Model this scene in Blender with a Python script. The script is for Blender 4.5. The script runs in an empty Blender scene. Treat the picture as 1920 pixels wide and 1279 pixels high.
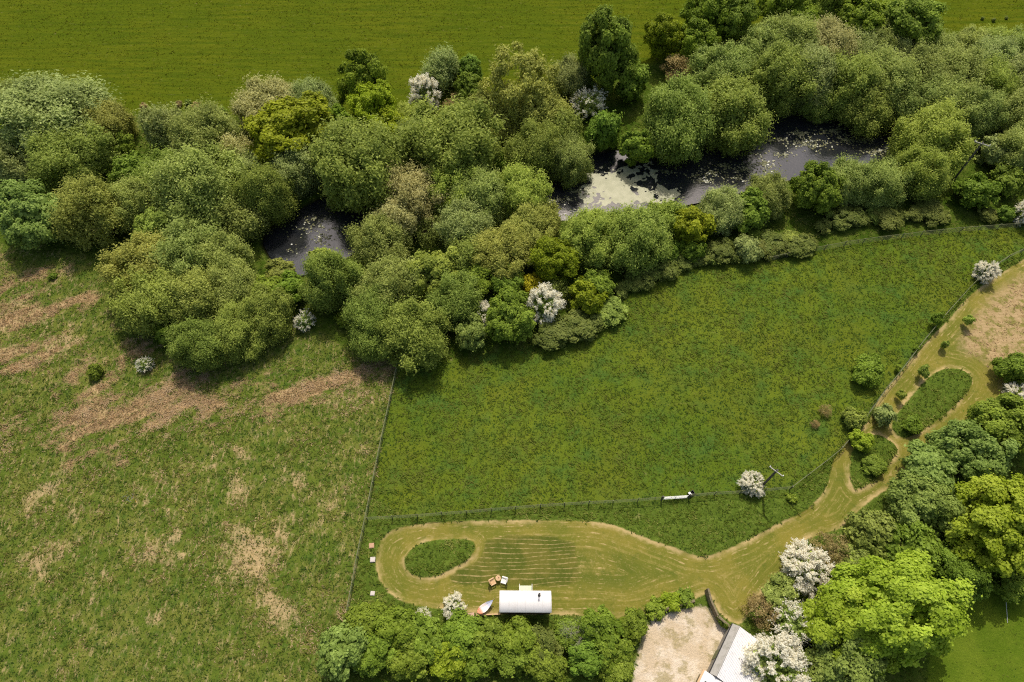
import bpy, bmesh, math, random
import numpy as np
from mathutils import Vector, Matrix

# ------------------------------------------------------------------ camera, sky, sun, exposure
S = bpy.context.scene
COL = S.collection
CAM_H = 85.0
F_PX, CX, CY = 1280.0, 960.0, 639.5
TILT = math.atan((1400.0 - CY) / F_PX)          # angle between the optical axis and straight down
cam_d = bpy.data.cameras.new('camera')
cam_d.sensor_width = 36.0
cam_d.lens = 24.0
cam_d.clip_start = 0.5
cam_d.clip_end = 6000.0
cam = bpy.data.objects.new('camera', cam_d)
COL.objects.link(cam)
cam.location = (0, 0, CAM_H)
cam.rotation_euler = (TILT, 0, 0)
S.camera = cam

SUN_EL, SUN_AZ = math.radians(57), math.radians(6)
W = bpy.data.worlds.new("World")
S.world = W
W.use_nodes = True
wn = W.node_tree
wn.nodes.clear()
sky = wn.nodes.new('ShaderNodeTexSky')
sky.sky_type = 'NISHITA'
sky.sun_disc = False
sky.sun_elevation = SUN_EL
sky.sun_rotation = SUN_AZ
sky.dust_density = 4.0
sky.ozone_density = 0.3
bg = wn.nodes.new('ShaderNodeBackground')
bg.inputs['Strength'].default_value = 0.15
wo = wn.nodes.new('ShaderNodeOutputWorld')
wn.links.new(sky.outputs[0], bg.inputs[0])
wn.links.new(bg.outputs[0], wo.inputs[0])
sun_d = bpy.data.lights.new('sun', 'SUN')
sun_d.energy = 3.5
sun_d.angle = math.radians(0.55)
sun_d.color = (1.0, 0.95, 0.85)
sun = bpy.data.objects.new('sun', sun_d)
COL.objects.link(sun)
sv = Vector((math.sin(SUN_AZ) * math.cos(SUN_EL), math.cos(SUN_AZ) * math.cos(SUN_EL), math.sin(SUN_EL)))
sun.rotation_euler = (-sv).to_track_quat('-Z', 'Y').to_euler()
sun.location = sv * 150
S.view_settings.view_transform = 'Standard'
S.view_settings.look = 'None'
S.view_settings.exposure = -0.16
S.view_settings.gamma = 1.0
S.view_settings.use_curve_mapping = False
S.cycles.use_denoising = False
S.cycles.filter_width = 1.15
S.cycles.max_bounces = 6
S.cycles.diffuse_bounces = 3
S.cycles.transmission_bounces = 4
S.cycles.caustics_reflective = False
S.cycles.caustics_refractive = False

# ------------------------------------------------------------------ helpers
_c, _s = math.cos(TILT), math.sin(TILT)


def at(px, py, z=0.0):
    """The point of the place that lies at height z behind a point of the photograph (px, py arrays allowed)."""
    px = np.asarray(px, float)
    py = np.asarray(py, float)
    u = (px - CX) / F_PX
    v = (py - CY) / F_PX
    dz = -_c - v * _s
    dy = _s - v * _c
    k = (z - CAM_H) / dz
    return np.stack([u * k, dy * k, np.zeros_like(k) + z], -1)


def P(px, py, z=0.0):
    return Vector(at(px, py, z).tolist())


def L(r, g, b, k=1.0):
    f = lambda c: ((c / 255.0) / 12.92 if c <= 10 else (((c / 255.0) + 0.055) / 1.055) ** 2.4)
    return (f(r) * k, f(g) * k, f(b) * k, 1.0)


class NT:
    """A small node-tree writer."""

    def __init__(self, name):
        self.m = bpy.data.materials.new(name)
        self.m.use_nodes = True
        self.t = self.m.node_tree
        self.t.nodes.clear()
        self.out = self.t.nodes.new('ShaderNodeOutputMaterial')

    def n(self, kind, **kw):
        x = self.t.nodes.new(kind)
        for k, v in kw.items():
            setattr(x, k, v)
        return x

    def put(self, sock, v):
        if isinstance(v, bpy.types.NodeSocket):
            self.t.links.new(v, sock)
        elif v is not None:
            sock.default_value = v

    def pos(self):
        return self.n('ShaderNodeNewGeometry').outputs['Position']

    def obj(self):
        return self.n('ShaderNodeTexCoord').outputs['Object']

    def attr(self, name):
        return self.n('ShaderNodeAttribute', attribute_name=name).outputs['Fac']

    def scale(self, vec, s, rot=0.0):
        x = self.n('ShaderNodeMapping')
        self.put(x.inputs['Vector'], vec)
        x.inputs['Scale'].default_value = s
        x.inputs['Rotation'].default_value = (0, 0, rot)
        return x.outputs[0]

    def noise(self, vec, s, d=3.0, r=0.55, dist=0.0):
        x = self.n('ShaderNodeTexNoise')
        self.put(x.inputs['Vector'], vec)
        x.inputs['Scale'].default_value = s
        x.inputs['Detail'].default_value = d
        x.inputs['Roughness'].default_value = r
        x.inputs['Distortion'].default_value = dist
        return x.outputs['Fac']

    def vor(self, vec, s):
        x = self.n('ShaderNodeTexVoronoi')
        self.put(x.inputs['Vector'], vec)
        x.inputs['Scale'].default_value = s
        return x.outputs['Distance']

    def step(self, v, a, b, lo=0.0, hi=1.0):
        x = self.n('ShaderNodeMapRange', interpolation_type='SMOOTHSTEP')
        self.put(x.inputs['Value'], v)
        x.inputs['From Min'].default_value = a
        x.inputs['From Max'].default_value = b
        x.inputs['To Min'].default_value = lo
        x.inputs['To Max'].default_value = hi
        return x.outputs['Result']

    def math(self, op, a, b=0.0):
        x = self.n('ShaderNodeMath', operation=op)
        self.put(x.inputs[0], a)
        self.put(x.inputs[1], b)
        return x.outputs[0]

    def add(self, a, b):
        return self.math('ADD', a, b)

    def mul(self, a, b):
        return self.math('MULTIPLY', a, b)

    def mix(self, f, a, b):
        x = self.n('ShaderNodeMix', data_type='RGBA')
        self.put(x.inputs[0], f)
        self.put(x.inputs[6], a)
        self.put(x.inputs[7], b)
        return x.outputs[2]

    def bump(self, h, strength=0.5, dist=0.1):
        x = self.n('ShaderNodeBump')
        x.inputs['Strength'].default_value = strength
        x.inputs['Distance'].default_value = dist
        self.put(x.inputs['Height'], h)
        return x.outputs[0]

    def principled(self, col, rough=0.8, spec=0.3, normal=None, metal=0.0, final=True):
        x = self.n('ShaderNodeBsdfPrincipled')
        self.put(x.inputs['Base Color'], col)
        self.put(x.inputs['Roughness'], rough)
        x.inputs['Specular IOR Level'].default_value = spec
        x.inputs['Metallic'].default_value = metal
        if normal is not None:
            self.put(x.inputs['Normal'], normal)
        if final:
            self.t.links.new(x.outputs[0], self.out.inputs[0])
        return x.outputs[0]

    def finish(self, shader):
        self.t.links.new(shader, self.out.inputs[0])
        return self.m


def mesh_np(name, V, F, n=4):
    """Mesh from a vertex array and an array of n-gons (m, n)."""
    V = np.asarray(V, np.float32).reshape(-1, 3)
    F = np.asarray(F, np.int32).reshape(-1, n)
    me = bpy.data.meshes.new(name)
    me.vertices.add(len(V))
    me.vertices.foreach_set('co', V.ravel())
    me.loops.add(F.size)
    me.loops.foreach_set('vertex_index', F.ravel())
    me.polygons.add(len(F))
    me.polygons.foreach_set('loop_start', np.arange(0, F.size, n, dtype=np.int32))
    me.update(calc_edges=True)
    return me


def link(name, me, parent=None, mat=None):
    o = bpy.data.objects.new(name, me)
    COL.objects.link(o)
    if parent is not None:
        o.parent = parent
    if mat is not None and me is not None:
        if len(me.materials) == 0:
            me.materials.append(mat)
        if me.materials[0] is not mat:
            o.material_slots[0].link = 'OBJECT'
            o.material_slots[0].material = mat
    return o


def tag(o, label, cat, group=None):
    o['label'] = label
    o['category'] = cat
    if group:
        o['group'] = group
    return o


def thing(name, loc, label, cat, group=None, rz=0.0):
    o = bpy.data.objects.new(name, None)
    COL.objects.link(o)
    o.location = loc
    o.rotation_euler = (0, 0, rz)
    o.empty_display_size = 0.2
    return tag(o, label, cat, group)


def structure(o):
    o['kind'] = 'structure'
    return o


def stuff(o):
    o['kind'] = 'stuff'
    return o


class MB:
    """Collects boxes, bars and tubes into one mesh."""

    def __init__(self):
        self.v = []
        self.f = []

    def raw(self, vs, fs):
        k = len(self.v)
        self.v += [tuple(x) for x in vs]
        self.f += [tuple(i + k for i in q) for q in fs]
        return self

    def box(self, c, s, rz=0.0, tilt=0.0, M=None):
        hx, hy, hz = s[0] / 2, s[1] / 2, s[2] / 2
        m = Matrix.Translation(c) @ Matrix.Rotation(rz, 4, 'Z') @ Matrix.Rotation(tilt, 4, 'X') if M is None else M
        vs = [m @ Vector((x * hx, y * hy, z * hz)) for x, y, z in
              ((-1, -1, -1), (1, -1, -1), (1, 1, -1), (-1, 1, -1), (-1, -1, 1), (1, -1, 1), (1, 1, 1), (-1, 1, 1))]
        return self.raw(vs, ((0, 3, 2, 1), (4, 5, 6, 7), (0, 1, 5, 4), (1, 2, 6, 5), (2, 3, 7, 6), (3, 0, 4, 7)))

    def tube(self, pts, rad, n=6, cap=True):
        pts = [Vector(p) for p in pts]
        if not hasattr(rad, '__len__'):
            rad = [rad] * len(pts)
        rings = []
        for i, p in enumerate(pts):
            d = (pts[min(i + 1, len(pts) - 1)] - pts[max(i - 1, 0)]).normalized()
            a = d.orthogonal().normalized()
            b = d.cross(a)
            rings.append([p + (a * math.cos(t) + b * math.sin(t)) * rad[i] for t in [2 * math.pi * k / n for k in range(n)]])
        k = len(self.v)
        for r in rings:
            self.v += [tuple(x) for x in r]
        for i in range(len(rings) - 1):
            for j in range(n):
                self.f.append((k + i * n + j, k + i * n + (j + 1) % n, k + (i + 1) * n + (j + 1) % n, k + (i + 1) * n + j))
        if cap:
            self.f.append(tuple(k + j for j in reversed(range(n))))
            self.f.append(tuple(k + (len(rings) - 1) * n + j for j in range(n)))
        return self

    def mesh(self, name):
        me = bpy.data.meshes.new(name)
        me.from_pydata(self.v, [], self.f)
        me.update()
        return me

    def build(self, name, mat, parent=None, bevel=0.0):
        o = link(name, self.mesh(name), parent, mat)
        if bevel:
            b = o.modifiers.new('bevel', 'BEVEL')
            b.width = bevel
            b.segments = 2
        return o


def sdist(poly, X, Y):
    """Signed distance in metres to a closed polygon, positive inside."""
    d = np.full(X.shape, 1e9)
    ins = np.zeros(X.shape, bool)
    n = len(poly)
    for i in range(n):
        ax, ay = poly[i][0], poly[i][1]
        bx, by = poly[(i + 1) % n][0], poly[(i + 1) % n][1]
        ex, ey = bx - ax, by - ay
        t = np.clip(((X - ax) * ex + (Y - ay) * ey) / (ex * ex + ey * ey + 1e-12), 0, 1)
        d = np.minimum(d, (X - ax - t * ex) ** 2 + (Y - ay - t * ey) ** 2)
        c = ((ay > Y) != (by > Y))
        with np.errstate(divide='ignore', invalid='ignore'):
            xi = ax + (Y - ay) * ex / (ey if abs(ey) > 1e-12 else 1e-12)
        ins ^= c & (X < xi)
    return np.where(ins, 1, -1) * np.sqrt(d)


def smooth_poly(px, z=0.0, it=2):
    p = at([q[0] for q in px], [q[1] for q in px], z)[:, :2]
    for _ in range(it):                                     # Chaikin corner cutting
        q = np.roll(p, -1, 0)
        p = np.stack([p * 0.75 + q * 0.25, p * 0.25 + q * 0.75], 1).reshape(-1, 2)
    return p


def lin_smooth(a, lo, hi):
    t = np.clip((a - lo) / (hi - lo), 0, 1)
    return t * t * (3 - 2 * t)


# ------------------------------------------------------------------ the land: outlines on the ground
PATH = [(706, 1040), (712, 1015), (730, 995), (765, 985), (830, 978), (960, 974), (1100, 976), (1145, 982), (1180, 995),
        (1220, 1012), (1262, 1025), (1300, 1043), (1335, 1042), (1380, 1023), (1430, 998), (1460, 980), (1492, 968),
        (1522, 948), (1545, 923), (1556, 895), (1561, 862), (1575, 838), (1600, 815), (1630, 788), (1640, 765), (1655, 735),
        (1685, 702), (1715, 668), (1745, 632), (1782, 598), (1803, 568), (1842, 535), (1880, 510), (1935, 476), (2060, 415), (2120, 640),
        (1970, 680), (1905, 698), (1884, 716), (1874, 745), (1832, 772),
        (1792, 802), (1752, 832), (1724, 852), (1702, 882), (1664, 917), (1622, 946), (1594, 975), (1574, 993), (1532, 1003),
        (1502, 1017), (1484, 1042), (1470, 1072), (1446, 1095), (1425, 1120), (1408, 1150), (1388, 1172), (1372, 1168), (1346, 1150), (1331, 1110),
        (1300, 1125), (1260, 1132), (1222, 1150), (1170, 1160), (1100, 1155), (1040, 1152), (940, 1152), (890, 1150),
        (850, 1143), (800, 1139), (760, 1131), (730, 1115), (711, 1090), (704, 1062)]
OVAL = [(756, 1055), (765, 1035), (785, 1020), (815, 1012), (850, 1010), (880, 1012), (893, 1020), (890, 1035), (875, 1053), (845, 1068),
        (815, 1082), (785, 1083), (765, 1072)]
ISLE_A = [(1672, 790), (1690, 765), (1720, 730), (1745, 703), (1775, 690), (1800, 692), (1824, 706), (1820, 728), (1800, 750), (1775, 775),
          (1740, 800), (1712, 818), (1690, 821), (1672, 808)]
ISLE_B = [(1592, 865), (1598, 838), (1640, 810), (1665, 823), (1686, 842), (1666, 870), (1642, 900), (1612, 918), (1595, 917)]
YARD = [(1335, 1142), (1302, 1136), (1262, 1146), (1227, 1162), (1206, 1180), (1200, 1210), (1193, 1240), (1185, 1290), (1185, 1340), (1330, 1340), (1352, 1250),
        (1372, 1192), (1350, 1162)]
POND_A = [(485, 440), (560, 390), (620, 362), (690, 355), (725, 380), (700, 435), (650, 485), (575, 515), (530, 515), (505, 482)]
POND_B = [(985, 345), (1060, 310), (1130, 280), (1200, 280), (1290, 275), (1360, 250), (1420, 215), (1480, 190), (1560, 185), (1640, 205),
          (1700, 235), (1700, 278), (1640, 305), (1560, 318), (1460, 340), (1380, 362), (1280, 385), (1180, 398), (1100, 410), (1040, 412), (1000, 392)]
FAR = [(-400, 150), (0, 190), (150, 205), (300, 222), (430, 215), (640, 235), (900, 215), (1080, 165), (1250, 110), (1500, 60), (1760, 95), (1920, 95), (2300, 60),
       (2300, -150), (-400, -150)]
ROUGH = [(-500, 430), (0, 460), (110, 465), (170, 490), (210, 560), (240, 640), (330, 672), (480, 640), (590, 610), (650, 660), (748, 672), (745, 690), (725, 790), (688, 975), (655, 1150),
         (600, 1290), (590, 1500), (-500, 1500)]
PAD = [(747, 676), (850, 672), (930, 660), (1010, 650), (1080, 630), (1140, 590), (1180, 555), (1240, 520), (1320, 495), (1440, 490), (1620, 455), (1800, 435), (1935, 425),
       (1935, 470), (1830, 528), (1720, 650), (1650, 740), (1600, 800), (1570, 850), (1480, 918), (1300, 930), (1245, 937), (960, 955), (688, 976), (725, 790)]
LAWN = [(1760, 1120), (1830, 1090), (2100, 1060), (2200, 1400), (1740, 1400), (1730, 1279)]
BRACKEN = [[(90, 770), (150, 735), (215, 700), (330, 680), (400, 672), (385, 715), (420, 745), (410, 775), (330, 795), (240, 835), (120, 830)],
           [(495, 745), (540, 720), (600, 700), (660, 672), (752, 680), (735, 712), (650, 742), (560, 760), (515, 762)],
           [(-60, 655), (60, 640), (200, 640), (320, 650), (330, 685), (180, 690), (60, 690), (-60, 700)],
           [(-60, 770), (20, 765), (75, 800), (40, 825), (-60, 830)],
           [(570, 655), (615, 640), (640, 660), (610, 690), (580, 690)],
           [(180, 640), (240, 632), (300, 650), (270, 665), (190, 660)]]
TAN = [(1935, 512), (1892, 528), (1856, 558), (1820, 596), (1803, 632), (1810, 660), (1848, 682), (1880, 690), (1920, 668), (2000, 640), (2000, 480)]
PALE = [(-60, 478), (60, 470), (150, 490), (190, 540), (215, 600), (200, 640), (60, 650), (-60, 660)]
RECT = [(912, 1003), (1075, 1005), (1083, 1060), (1088, 1097), (1000, 1100), (930, 1092), (850, 1100), (842, 1075), (905, 1050)]
STRAW = [(490, 1018, 52), (530, 1003, 28), (430, 1035, 30), (395, 870, 40), (460, 855, 30), (150, 1035, 22), (260, 1030, 30), (330, 1065, 24), (545, 1150, 24), (240, 1215, 32), (500, 800, 30), (90, 1060, 30), (360, 925, 45), (560, 905, 32), (300, 1150, 30), (450, 910, 40), (65, 940, 30)]
STRAWP = [(1195, 968, 16), (1215, 975, 10), (845, 672, 12), (1228, 952, 6)]

X0, X1, Y0, Y1, GS = -126.0, 126.0, -8.0, 152.0, 0.32
gx = np.arange(X0, X1 + GS / 2, GS)
gy = np.arange(Y0, Y1 + GS / 2, GS)
GX, GY = np.meshgrid(gx, gy)
NYg, NXg = GX.shape
rng = np.random.default_rng(7)


def field(sig, seed):
    """Smooth random field on the land grid, unit deviation, feature size sig metres."""
    r = np.random.default_rng(seed).standard_normal(GX.shape)
    fy = np.fft.fftfreq(NYg, GS)[:, None]
    fx = np.fft.rfftfreq(NXg, GS)[None, :]
    h = np.exp(-2 * (math.pi * sig) ** 2 * (fx * fx + fy * fy))
    a = np.fft.irfft2(np.fft.rfft2(r) * h, s=GX.shape)
    return a / a.std()


wob = field(0.5, 1) * 0.16 + field(1.6, 2) * 0.22
sd = {}
for k, pl in (('path', PATH), ('oval', OVAL), ('isle_a', ISLE_A), ('isle_b', ISLE_B), ('yard', YARD), ('ponda', POND_A), ('pondb', POND_B)):
    sd[k] = sdist(smooth_poly(pl), GX, GY)
for k, pl in (('far', FAR), ('rough', ROUGH), ('pad', PAD), ('lawn', LAWN), ('tan', TAN), ('pale', PALE), ('rect', RECT)):
    sd[k] = sdist(smooth_poly(pl, it=1), GX, GY)
sd['brk'] = np.max([sdist(smooth_poly(b), GX, GY) for b in BRACKEN], 0)
isl = np.maximum(np.maximum(sd['oval'], sd['isle_a']), sd['isle_b'])
sd['path'] = np.minimum(sd['path'], -isl)
sd['path'] = np.minimum(sd['path'], -sd['yard'])
sd['pond'] = np.maximum(sd['ponda'], sd['pondb'])
mpath = lin_smooth(sd['path'] + wob * 0.5, -0.15, 0.15)
myard = lin_smooth(sd['yard'] + wob, -0.4, 0.4)
mfar = lin_smooth(sd['far'] + wob * 3, -1.5, 1.5)
mrough = lin_smooth(sd['rough'] + wob * 2, -0.8, 0.8)
mlawn = lin_smooth(sd['lawn'] + wob, -0.8, 0.8)


def streaks(along, across, ang, seed):
    """Random field drawn out along one direction, unit deviation."""
    r = np.random.default_rng(seed).standard_normal(GX.shape)
    fy = np.fft.fftfreq(NYg, GS)[:, None]
    fx = np.fft.rfftfreq(NXg, GS)[None, :]
    u = fx * math.cos(ang) + fy * math.sin(ang)
    v = -fx * math.sin(ang) + fy * math.cos(ang)
    a = np.fft.irfft2(np.fft.rfft2(r) * np.exp(-2 * math.pi ** 2 * ((u * along) ** 2 + (v * across) ** 2)), s=GX.shape)
    return a / a.std()


pbrk = np.maximum(0.64 * lin_smooth(sd['brk'] + field(2.0, 36) * 0.8, -2.5, 3.0), 0.52 * lin_smooth(sd['pale'], -3.0, 5.0))
pbrk = np.maximum(pbrk, 0.44 * lin_smooth(sd['brk'], -7.0, 0.0) * (sd['rough'] > 0))
mbrk = lin_smooth(pbrk + streaks(1.5, 0.35, 0.55, 31) * 0.15 + streaks(3.5, 1.0, 0.45, 37) * 0.14 + field(0.4, 32) * 0.08, 0.26, 0.92) * lin_smooth(pbrk, 0.06, 0.22)
mtan = lin_smooth(sd['tan'] + wob * 3, -0.8, 1.6)
dry = np.zeros(GX.shape)
for (px, py, r) in STRAW + STRAWP:
    p = at(px, py)
    q = at(px + r, py)
    R = abs(q[0] - p[0])
    dry = np.maximum(dry, (0.7 if r > 45 else 0.42) * np.exp(-((GX - p[0]) ** 2 + ((GY - p[1]) * 1.15) ** 2) / (R * R * 1.6)))
dry = np.maximum(dry, 0.28 * lin_smooth(sd['pale'] + wob * 8, -4, 7))
dry = np.clip(dry + (field(1.6, 33) * 0.12 + field(0.6, 34) * 0.12 + field(6, 35) * 0.09) * mrough, 0, 1.2)
tuft = np.abs(field(0.34, 11)) * 0.6 + np.abs(field(0.8, 12)) * 0.6
roughen = (1 - mpath) * (1 - myard)
GZ = (field(14, 3) * 0.12 + field(5, 4) * 0.05) * (1 - 0.6 * mpath)
GZ += roughen * (1 - mfar) * (1 - mlawn * 0.6) * tuft * (0.085 + 0.05 * mrough) + mpath * field(0.5, 13) * 0.012
GZ += mfar * tuft * 0.045
GZ += np.maximum(lin_smooth(isl, -0.1, 0.5) * 0.16, 0)
GZ -= mpath * 0.05
GZ -= 1.5 * lin_smooth(sd['pond'], -1.0, 1.2)
edge = np.minimum.reduce([GX - X0, X1 - GX, GY - Y0, Y1 - GY])
GZ *= lin_smooth(edge, 0.3, 6)


def ground_z(x, y):
    i = int(np.clip(round((y - Y0) / GS), 0, NYg - 1))
    j = int(np.clip(round((x - X0) / GS), 0, NXg - 1))
    return float(GZ[i, j])


ATTR = {'path': sd['path'], 'isl': isl, 'yard': sd['yard'], 'far': sd['far'], 'rough': sd['rough'], 'pad': sd['pad'], 'lawn': sd['lawn'],
        'brk': sd['brk'], 'tan': sd['tan'], 'mbrk': mbrk, 'rect': sd['rect'], 'dry': dry, 'pond': sd['pond']}

# ------------------------------------------------------------------ the material of the land
def land_material():
    T = NT('land')
    p = T.pos()
    A = {k: T.attr(k) for k in ('path', 'isl', 'yard', 'far', 'rough', 'pad', 'lawn', 'mbrk', 'tan', 'rect', 'dry', 'pond')}
    n_big = T.noise(p, 0.045, 3, 0.55)
    n_mid = T.noise(p, 0.28, 4, 0.6)
    n_sm = T.noise(p, 1.1, 4, 0.65)
    n_fine = T.noise(p, 4.5, 3, 0.7)
    n_edge = T.math('SUBTRACT', T.noise(p, 1.3, 4, 0.65), 0.5)
    n_edge2 = T.math('SUBTRACT', T.noise(p, 0.35, 5, 0.65), 0.5)

    def m(a, w, k=1.0, k2=0.0):
        v = T.add(A[a], T.mul(n_edge, k))
        if k2:
            v = T.add(v, T.mul(n_edge2, k2))
        return T.step(v, -w, w)
    # far pasture: short, streaked along its contours
    st = T.scale(p, (0.35, 1.6, 1.0), 0.04)
    n_st = T.noise(T.scale(p, (0.12, 1.5, 1.0), 0.05), 0.8, 5, 0.7)
    far = T.mix(T.step(n_big, 0.35, 0.65), L(*FAR_A), L(*FAR_B))
    far = T.mix(T.step(n_st, 0.38, 0.66), far, L(*FAR_C))
    far = T.mix(T.mul(T.step(n_fine, 0.55, 0.8), 0.5), far, L(*FAR_D))
    far = T.mix(T.mul(T.step(T.noise(p, 1.7, 2, 0.5), 0.77, 0.84), 0.6), far, L(150, 140, 70))
    # paddock: lush, tufty
    pad = T.mix(T.step(n_big, 0.38, 0.62), L(*PAD_A), L(*PAD_B))
    pad = T.mix(T.step(n_mid, 0.42, 0.68), pad, L(*PAD_C))
    pad = T.mix(T.mul(T.step(n_sm, 0.48, 0.72), 0.75), pad, L(*PAD_D))
    pad = T.mix(T.mul(T.step(n_fine, 0.55, 0.75), 0.6), pad, L(*PAD_E))
    pad = T.mix(T.mul(T.step(T.noise(p, 0.11, 4, 0.6), 0.46, 0.62), 0.4), pad, L(104, 108, 32))
    # rough field: matted green and straw
    rs = T.scale(p, (1.5, 0.6, 1.0), 0.6)
    n_mat = T.noise(rs, 1.6, 5, 0.7, 0.6)
    straw = T.mix(n_fine, L(*STRAW_A), L(*STRAW_B))
    rgh = T.mix(T.step(n_mid, 0.4, 0.62), L(*RGH_A), L(*RGH_B))
    rgh = T.mix(T.mul(T.step(n_sm, 0.46, 0.68), 0.8), rgh, L(*RGH_C))
    rgh = T.mix(T.mul(T.step(n_mat, 0.5, 0.72), 0.62), rgh, straw)
    dryf = T.mul(T.step(T.add(T.mul(A['dry'], 0.62), T.add(T.mul(n_mat, 0.8), T.mul(n_sm, 0.55))), 0.84, 1.16), 0.8)
    # dead bracken and scraped earth
    brs = T.scale(p, (0.5, 1.8, 1.0), -0.5)
    n_br = T.noise(brs, 1.6, 5, 0.72, 0.8)
    brk = T.mix(T.step(n_br, 0.3, 0.7), L(*BRK_A), L(*BRK_B))
    brk = T.mix(T.mul(T.step(n_fine, 0.5, 0.75), 0.6), brk, L(*BRK_C))
    brk = T.mix(T.mul(T.step(n_sm, 0.56, 0.7), 0.65), brk, L(100, 112, 46))
    # mown path: streaked along its course
    dl = T.add(A['path'], T.mul(T.math('SUBTRACT', T.noise(p, 0.25, 3, 0.5), 0.5), 0.7))
    cmb = T.n('ShaderNodeCombineXYZ')
    T.put(cmb.inputs[0], T.mul(dl, 1.0))
    T.put(cmb.inputs[1], T.mul(T.noise(p, 0.05, 2, 0.5), 2.0))
    wv = T.mul(T.math('SUBTRACT', T.noise(cmb.outputs[0], 2.6, 4, 0.7), 0.5), 2.6)
    sv_ = T.noise(T.scale(p, (0.6, 0.6, 1.0)), 0.8, 5, 0.7)
    pth = T.mix(T.step(T.noise(p, 0.13, 4, 0.6), 0.38, 0.62), L(*PTH_A), L(*PTH_B))
    pth = T.mix(T.mul(T.step(A['path'], 2.2, 4.5), T.step(n_mid, 0.35, 0.6, 0.3, 0.85)), pth, L(*PTH_E))
    pth = T.mix(T.mul(T.step(T.add(T.mul(wv, 0.55), T.add(T.mul(n_sm, 0.55), T.mul(n_fine, 0.45))), 0.45, 0.8), 0.7), pth, L(*PTH_C))
    pth = T.mix(T.mul(T.step(n_fine, 0.55, 0.8), 0.5), pth, L(*PTH_D))
    pth = T.mix(T.mul(T.step(sv_, 0.55, 0.7), 0.7), pth, L(*PTH_E))
    ln2 = T.math('SINE', T.mul(dl, 10.5))
    thin = T.step(T.add(ln2, T.mul(T.math('SUBTRACT', T.noise(p, 0.9, 4, 0.65), 0.5), 3.4)), 0.95, 1.5)
    pth = T.mix(T.mul(thin, T.step(T.noise(p, 0.16, 3, 0.6), 0.3, 0.6, 0.15, 0.75)), pth, L(*PTH_D))
    dk = T.step(T.add(T.mul(ln2, -1.0), T.mul(T.math('SUBTRACT', T.noise(p, 1.4, 4, 0.65), 0.5), 3.0)), 0.9, 1.5)
    pth = T.mix(T.mul(dk, 0.45), pth, L(*PTH_E))
    rim = T.mul(T.step(T.add(A['path'], T.mul(n_edge, 1.1)), 0.75, 0.1), T.step(T.noise(p, 0.2, 3, 0.6), 0.4, 0.58))
    pth = T.mix(T.mul(rim, 0.85), pth, L(*PTH_D))
    lw = T.math('SINE', T.add(T.mul(T.n('ShaderNodeSeparateXYZ').outputs[1], 1.0), 0.0))
    sp = T.n('ShaderNodeSeparateXYZ')
    T.put(sp.inputs[0], p)
    ln = T.math('SINE', T.mul(T.add(T.add(sp.outputs[1], T.mul(sp.outputs[0], -0.03)), T.mul(T.math('SUBTRACT', T.noise(T.scale(p, (0.5, 1.0, 1.0)), 0.12, 2, 0.5), 0.5), 4.0)), 11.5))
    lines = T.step(T.add(ln, T.mul(n_edge, 1.3)), 0.74, 1.05)
    rct = T.mix(T.step(n_mid, 0.4, 0.6), L(*RCT_A), L(*RCT_B))
    rct = T.mix(T.mul(T.mul(lines, T.step(n_sm, 0.3, 0.6, 0.2, 1.0)), 0.6), rct, L(*PTH_D))
    rct = T.mix(T.mul(T.step(n_fine, 0.5, 0.75), 0.35), rct, L(*PTH_C))
    pth = T.mix(T.step(T.add(A['rect'], T.mul(n_edge, 0.8)), -0.25, 0.25), pth, rct)
    # gravel yard
    yd = T.mix(T.step(T.noise(p, 0.35, 4, 0.6), 0.4, 0.62), L(*YRD_A), L(*YRD_B))
    yd = T.mix(T.mul(T.step(n_fine, 0.45, 0.7), 0.45), yd, L(*YRD_C))
    yd = T.mix(T.mul(T.step(T.noise(p, 0.5, 5, 0.7), 0.5, 0.62), 0.7), yd, L(*YRD_D))
    # shaded, weedy floor between the trees
    fl = T.mix(T.step(n_mid, 0.4, 0.65), L(62, 82, 22), L(84, 98, 34))
    fl = T.mix(T.mul(T.step(n_sm, 0.5, 0.7), 0.6), fl, L(110, 112, 56))
    fl = T.mix(T.mul(T.step(n_fine, 0.5, 0.75), 0.5), fl, L(52, 72, 22))
    lush = T.mix(T.mul(T.step(n_sm, 0.45, 0.7), 0.8), L(*LSH_A), L(*LSH_B))
    lush = T.mix(T.mul(T.step(n_fine, 0.5, 0.72), 0.6), lush, L(*LSH_C))
    lawn = T.mix(T.step(n_mid, 0.4, 0.65), L(*LWN_A), L(*LWN_B))
    lawn = T.mix(T.mul(T.step(n_fine, 0.5, 0.75), 0.5), lawn, L(*LWN_C))
    mud = L(34, 30, 20)
    col = T.mix(m('far', 1.2, 1.0, 3.0), fl, far)
    col = T.mix(m('rough', 0.5, 1.2, 2.0), col, rgh)
    col = T.mix(m('pad', 0.4, 0.8), col, pad)
    lz = T.mul(T.step(A['pad'], 0.3, -0.3), T.mul(T.step(A['path'], -9.0, -7.0), T.step(A['rough'], 0.3, -0.3)))
    col = T.mix(T.mul(lz, T.step(A['far'], 0.0, -2.0)), col, lush)
    col = T.mix(T.mul(dryf, T.math('MAXIMUM', T.step(A['rough'], -0.5, 0.5), T.step(A['dry'], 0.3, 0.5))), col, straw)
    col = T.mix(T.mul(T.step(T.add(A['mbrk'], T.add(T.mul(n_edge, 1.1), T.mul(T.math('SUBTRACT', n_br, 0.5), 1.2))), 0.12, 0.95), 0.9), col, brk)
    col = T.mix(m('lawn', 0.4, 1.0), col, lawn)
    col = T.mix(m('isl', 0.1, 0.35), col, lush)
    col = T.mix(m('path', 0.13, 0.55), col, pth)
    tn = T.mix(T.step(n_br, 0.3, 0.7), L(*TAN_A), L(*TAN_B))
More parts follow.
